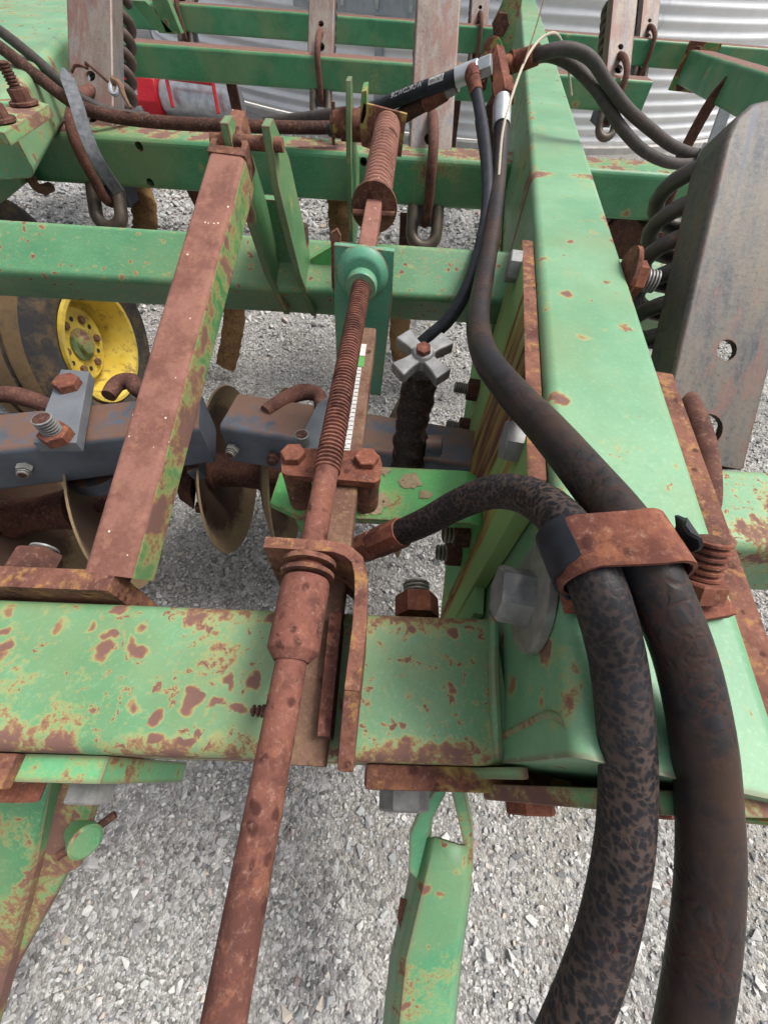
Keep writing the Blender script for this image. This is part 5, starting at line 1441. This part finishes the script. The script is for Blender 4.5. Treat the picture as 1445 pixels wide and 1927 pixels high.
# curved spring hangers behind the gang beams
for g_, pts_ in ((GL, ((-40, 750), (10, 742), (60, 752), (110, 770))), (GL, ((205, 745), (222, 722), (248, 718), (262, 735), (300, 738))), (GRr, ((500, 775), (535, 752), (570, 738), (600, 745), (606, 775)))):
    P = smooth_path([at(a, b, z=0.80) for a, b in pts_], 6)
    obj('spring_hanger', MB().tube(P, 0.017, 10, scale=lambda t: 1.25 - 0.6 * abs(t - 0.5)), M['rust_hook'], g_, smooth=60)
# clamp plate on the right gang
cq = [at(q[0], q[1], z=0.812) for q in ((598, 770), (640, 740), (640, 862), (556, 856))]
cpr = obj('clamp_plate', MB().prism(cq, (0, 0, 0.016)), M['gang_plate'], GRr, bevel=0.002)
st_ = obj('stud', MB().thread(at(571, 836, z=0.826), (0, 0, 1), 0.015, 0.03, 0.0052, 18, 0.0026), M['zinc'], cpr, smooth=30)
grooves(st_, at(571, 836, z=0.826), (0, 0, 1), 0.0134, M['rust_dark'])

# ------------------------------------------------------------------ wheels
def wheel(label, c, axis, Rt=0.385, Rr=0.225, Wd=0.27, face=True):
    e = thing('gauge_wheel', label, 'wheel', (c.x, c.y, 0), 'gauge wheels')
    ax = V(axis).normalized(); c0 = V((c.x, c.y, Rt))
    h = Wd / 2
    prof = [(-h + 0.02, Rr + 0.004), (-h, Rr + 0.03), (-h - 0.012, Rr + 0.09), (-h, Rt - 0.04), (-h + 0.03, Rt - 0.008), (-h + 0.06, Rt), (-0.05, Rt), (-0.045, Rt - 0.012), (-0.035, Rt - 0.012), (-0.03, Rt), (0.03, Rt), (0.035, Rt - 0.012), (0.045, Rt - 0.012), (0.05, Rt), (h - 0.06, Rt), (h - 0.03, Rt - 0.008), (h, Rt - 0.04), (h + 0.012, Rr + 0.09), (h, Rr + 0.03), (h - 0.02, Rr + 0.004)]
    m = MB().lathe(c0, ax, prof, 64); m.f = m.f[:-2]
    ty = obj('tyre', m, M['tyre'], e, smooth=40); ty.data.materials.append(M['tyre_mud'])
    for p in ty.data.polygons:
        if abs(p.normal.dot(ax)) < 0.55: p.material_index = 1
    rp_ = [(h - 0.010, Rr + 0.012), (h + 0.004, Rr + 0.010), (h + 0.004, Rr - 0.006), (h - 0.02, Rr - 0.014), (h - 0.06, Rr - 0.028), (h - 0.13, Rr - 0.034), (h - 0.15, Rr - 0.05), (h - 0.135, 0.165), (h - 0.10, 0.145), (h - 0.098, 0.07), (h - 0.10, 0.001)]
    m = MB().lathe(c0, ax, rp_, 56); m.f = m.f[:-2]
    rim = obj('rim', m, M['yellow'], e, smooth=40)
    obj('inner_disc', MB().lathe(c0 - ax * (h - 0.04), ax, [(0, Rr + 0.012), (0.004, Rr + 0.012)], 40), M['rust_dark'], e)
    _, u, w = frame_of(ax)
    obj('hub', MB().lathe(c0 + ax * (h - 0.10), ax, [(0, 0.066), (0.012, 0.064), (0.016, 0.040), (0.034, 0.036), (0.036, 0.030)], 20), M['hub'], e)
    for k in range(6):
        a = k * math.pi / 3 + 0.3; p = c0 + ax * (h - 0.098) + (u * math.cos(a) + w * math.sin(a)) * 0.102
        obj('lug_nut', MB().hexa(p, ax, 0.016, 0.014), M['rust_bar'], rim)
        a += math.pi / 6; p = c0 + ax * (h - 0.0975) + (u * math.cos(a) + w * math.sin(a)) * 0.102
        obj('painted_bolt_hole', MB().lathe(p, ax, [(0, 0.010), (0.0012, 0.010)], 12), M['ink'], rim)  # flat black disc, the shade inside a hole put on as colour
    return e
wc = at(178, 655, z=0.385)
wheel('gauge wheel with yellow rim behind the left disc gang', wc + V((-0.10, 0.02, 0)), (1.0, -0.02, 0))
wheel('dark gauge wheel tyre mostly hidden behind the yellow-rimmed wheel', wc + V((-0.62, 0.42, 0)), (1.0, -0.02, 0))
wr = at(1205, 485, z=0.42)
wheel('muddy gauge wheel tyre right of the tongue below the second crossbeam', wr + V((0.0, 0.1, 0)), (0.985, 0.17, 0))

# ------------------------------------------------------------------ straw and twigs on the gravel
rs = random.Random(21); mb = MB()
for k in range(70):
    x, y = rs.uniform(-1.6, 1.9), rs.uniform(-0.6, 2.3); a = rs.uniform(0, 6.28); l_ = rs.uniform(0.02, 0.09)
    d_ = V((math.cos(a), math.sin(a), rs.uniform(-0.1, 0.1))); z = rs.uniform(0.010, 0.018)
    c_ = V((x, y, z)); mb.tube([c_ - d_ * l_ / 2, c_ + V((0, 0, 0.004)), c_ + d_ * l_ / 2], rs.uniform(0.0007, 0.0014), 4)
o = obj('straw_litter', mb, M['twine'], None, smooth=0); o['kind'] = 'stuff'; o['label'] = 'loose bits of straw and twigs on the gravel'; o['category'] = 'straw'
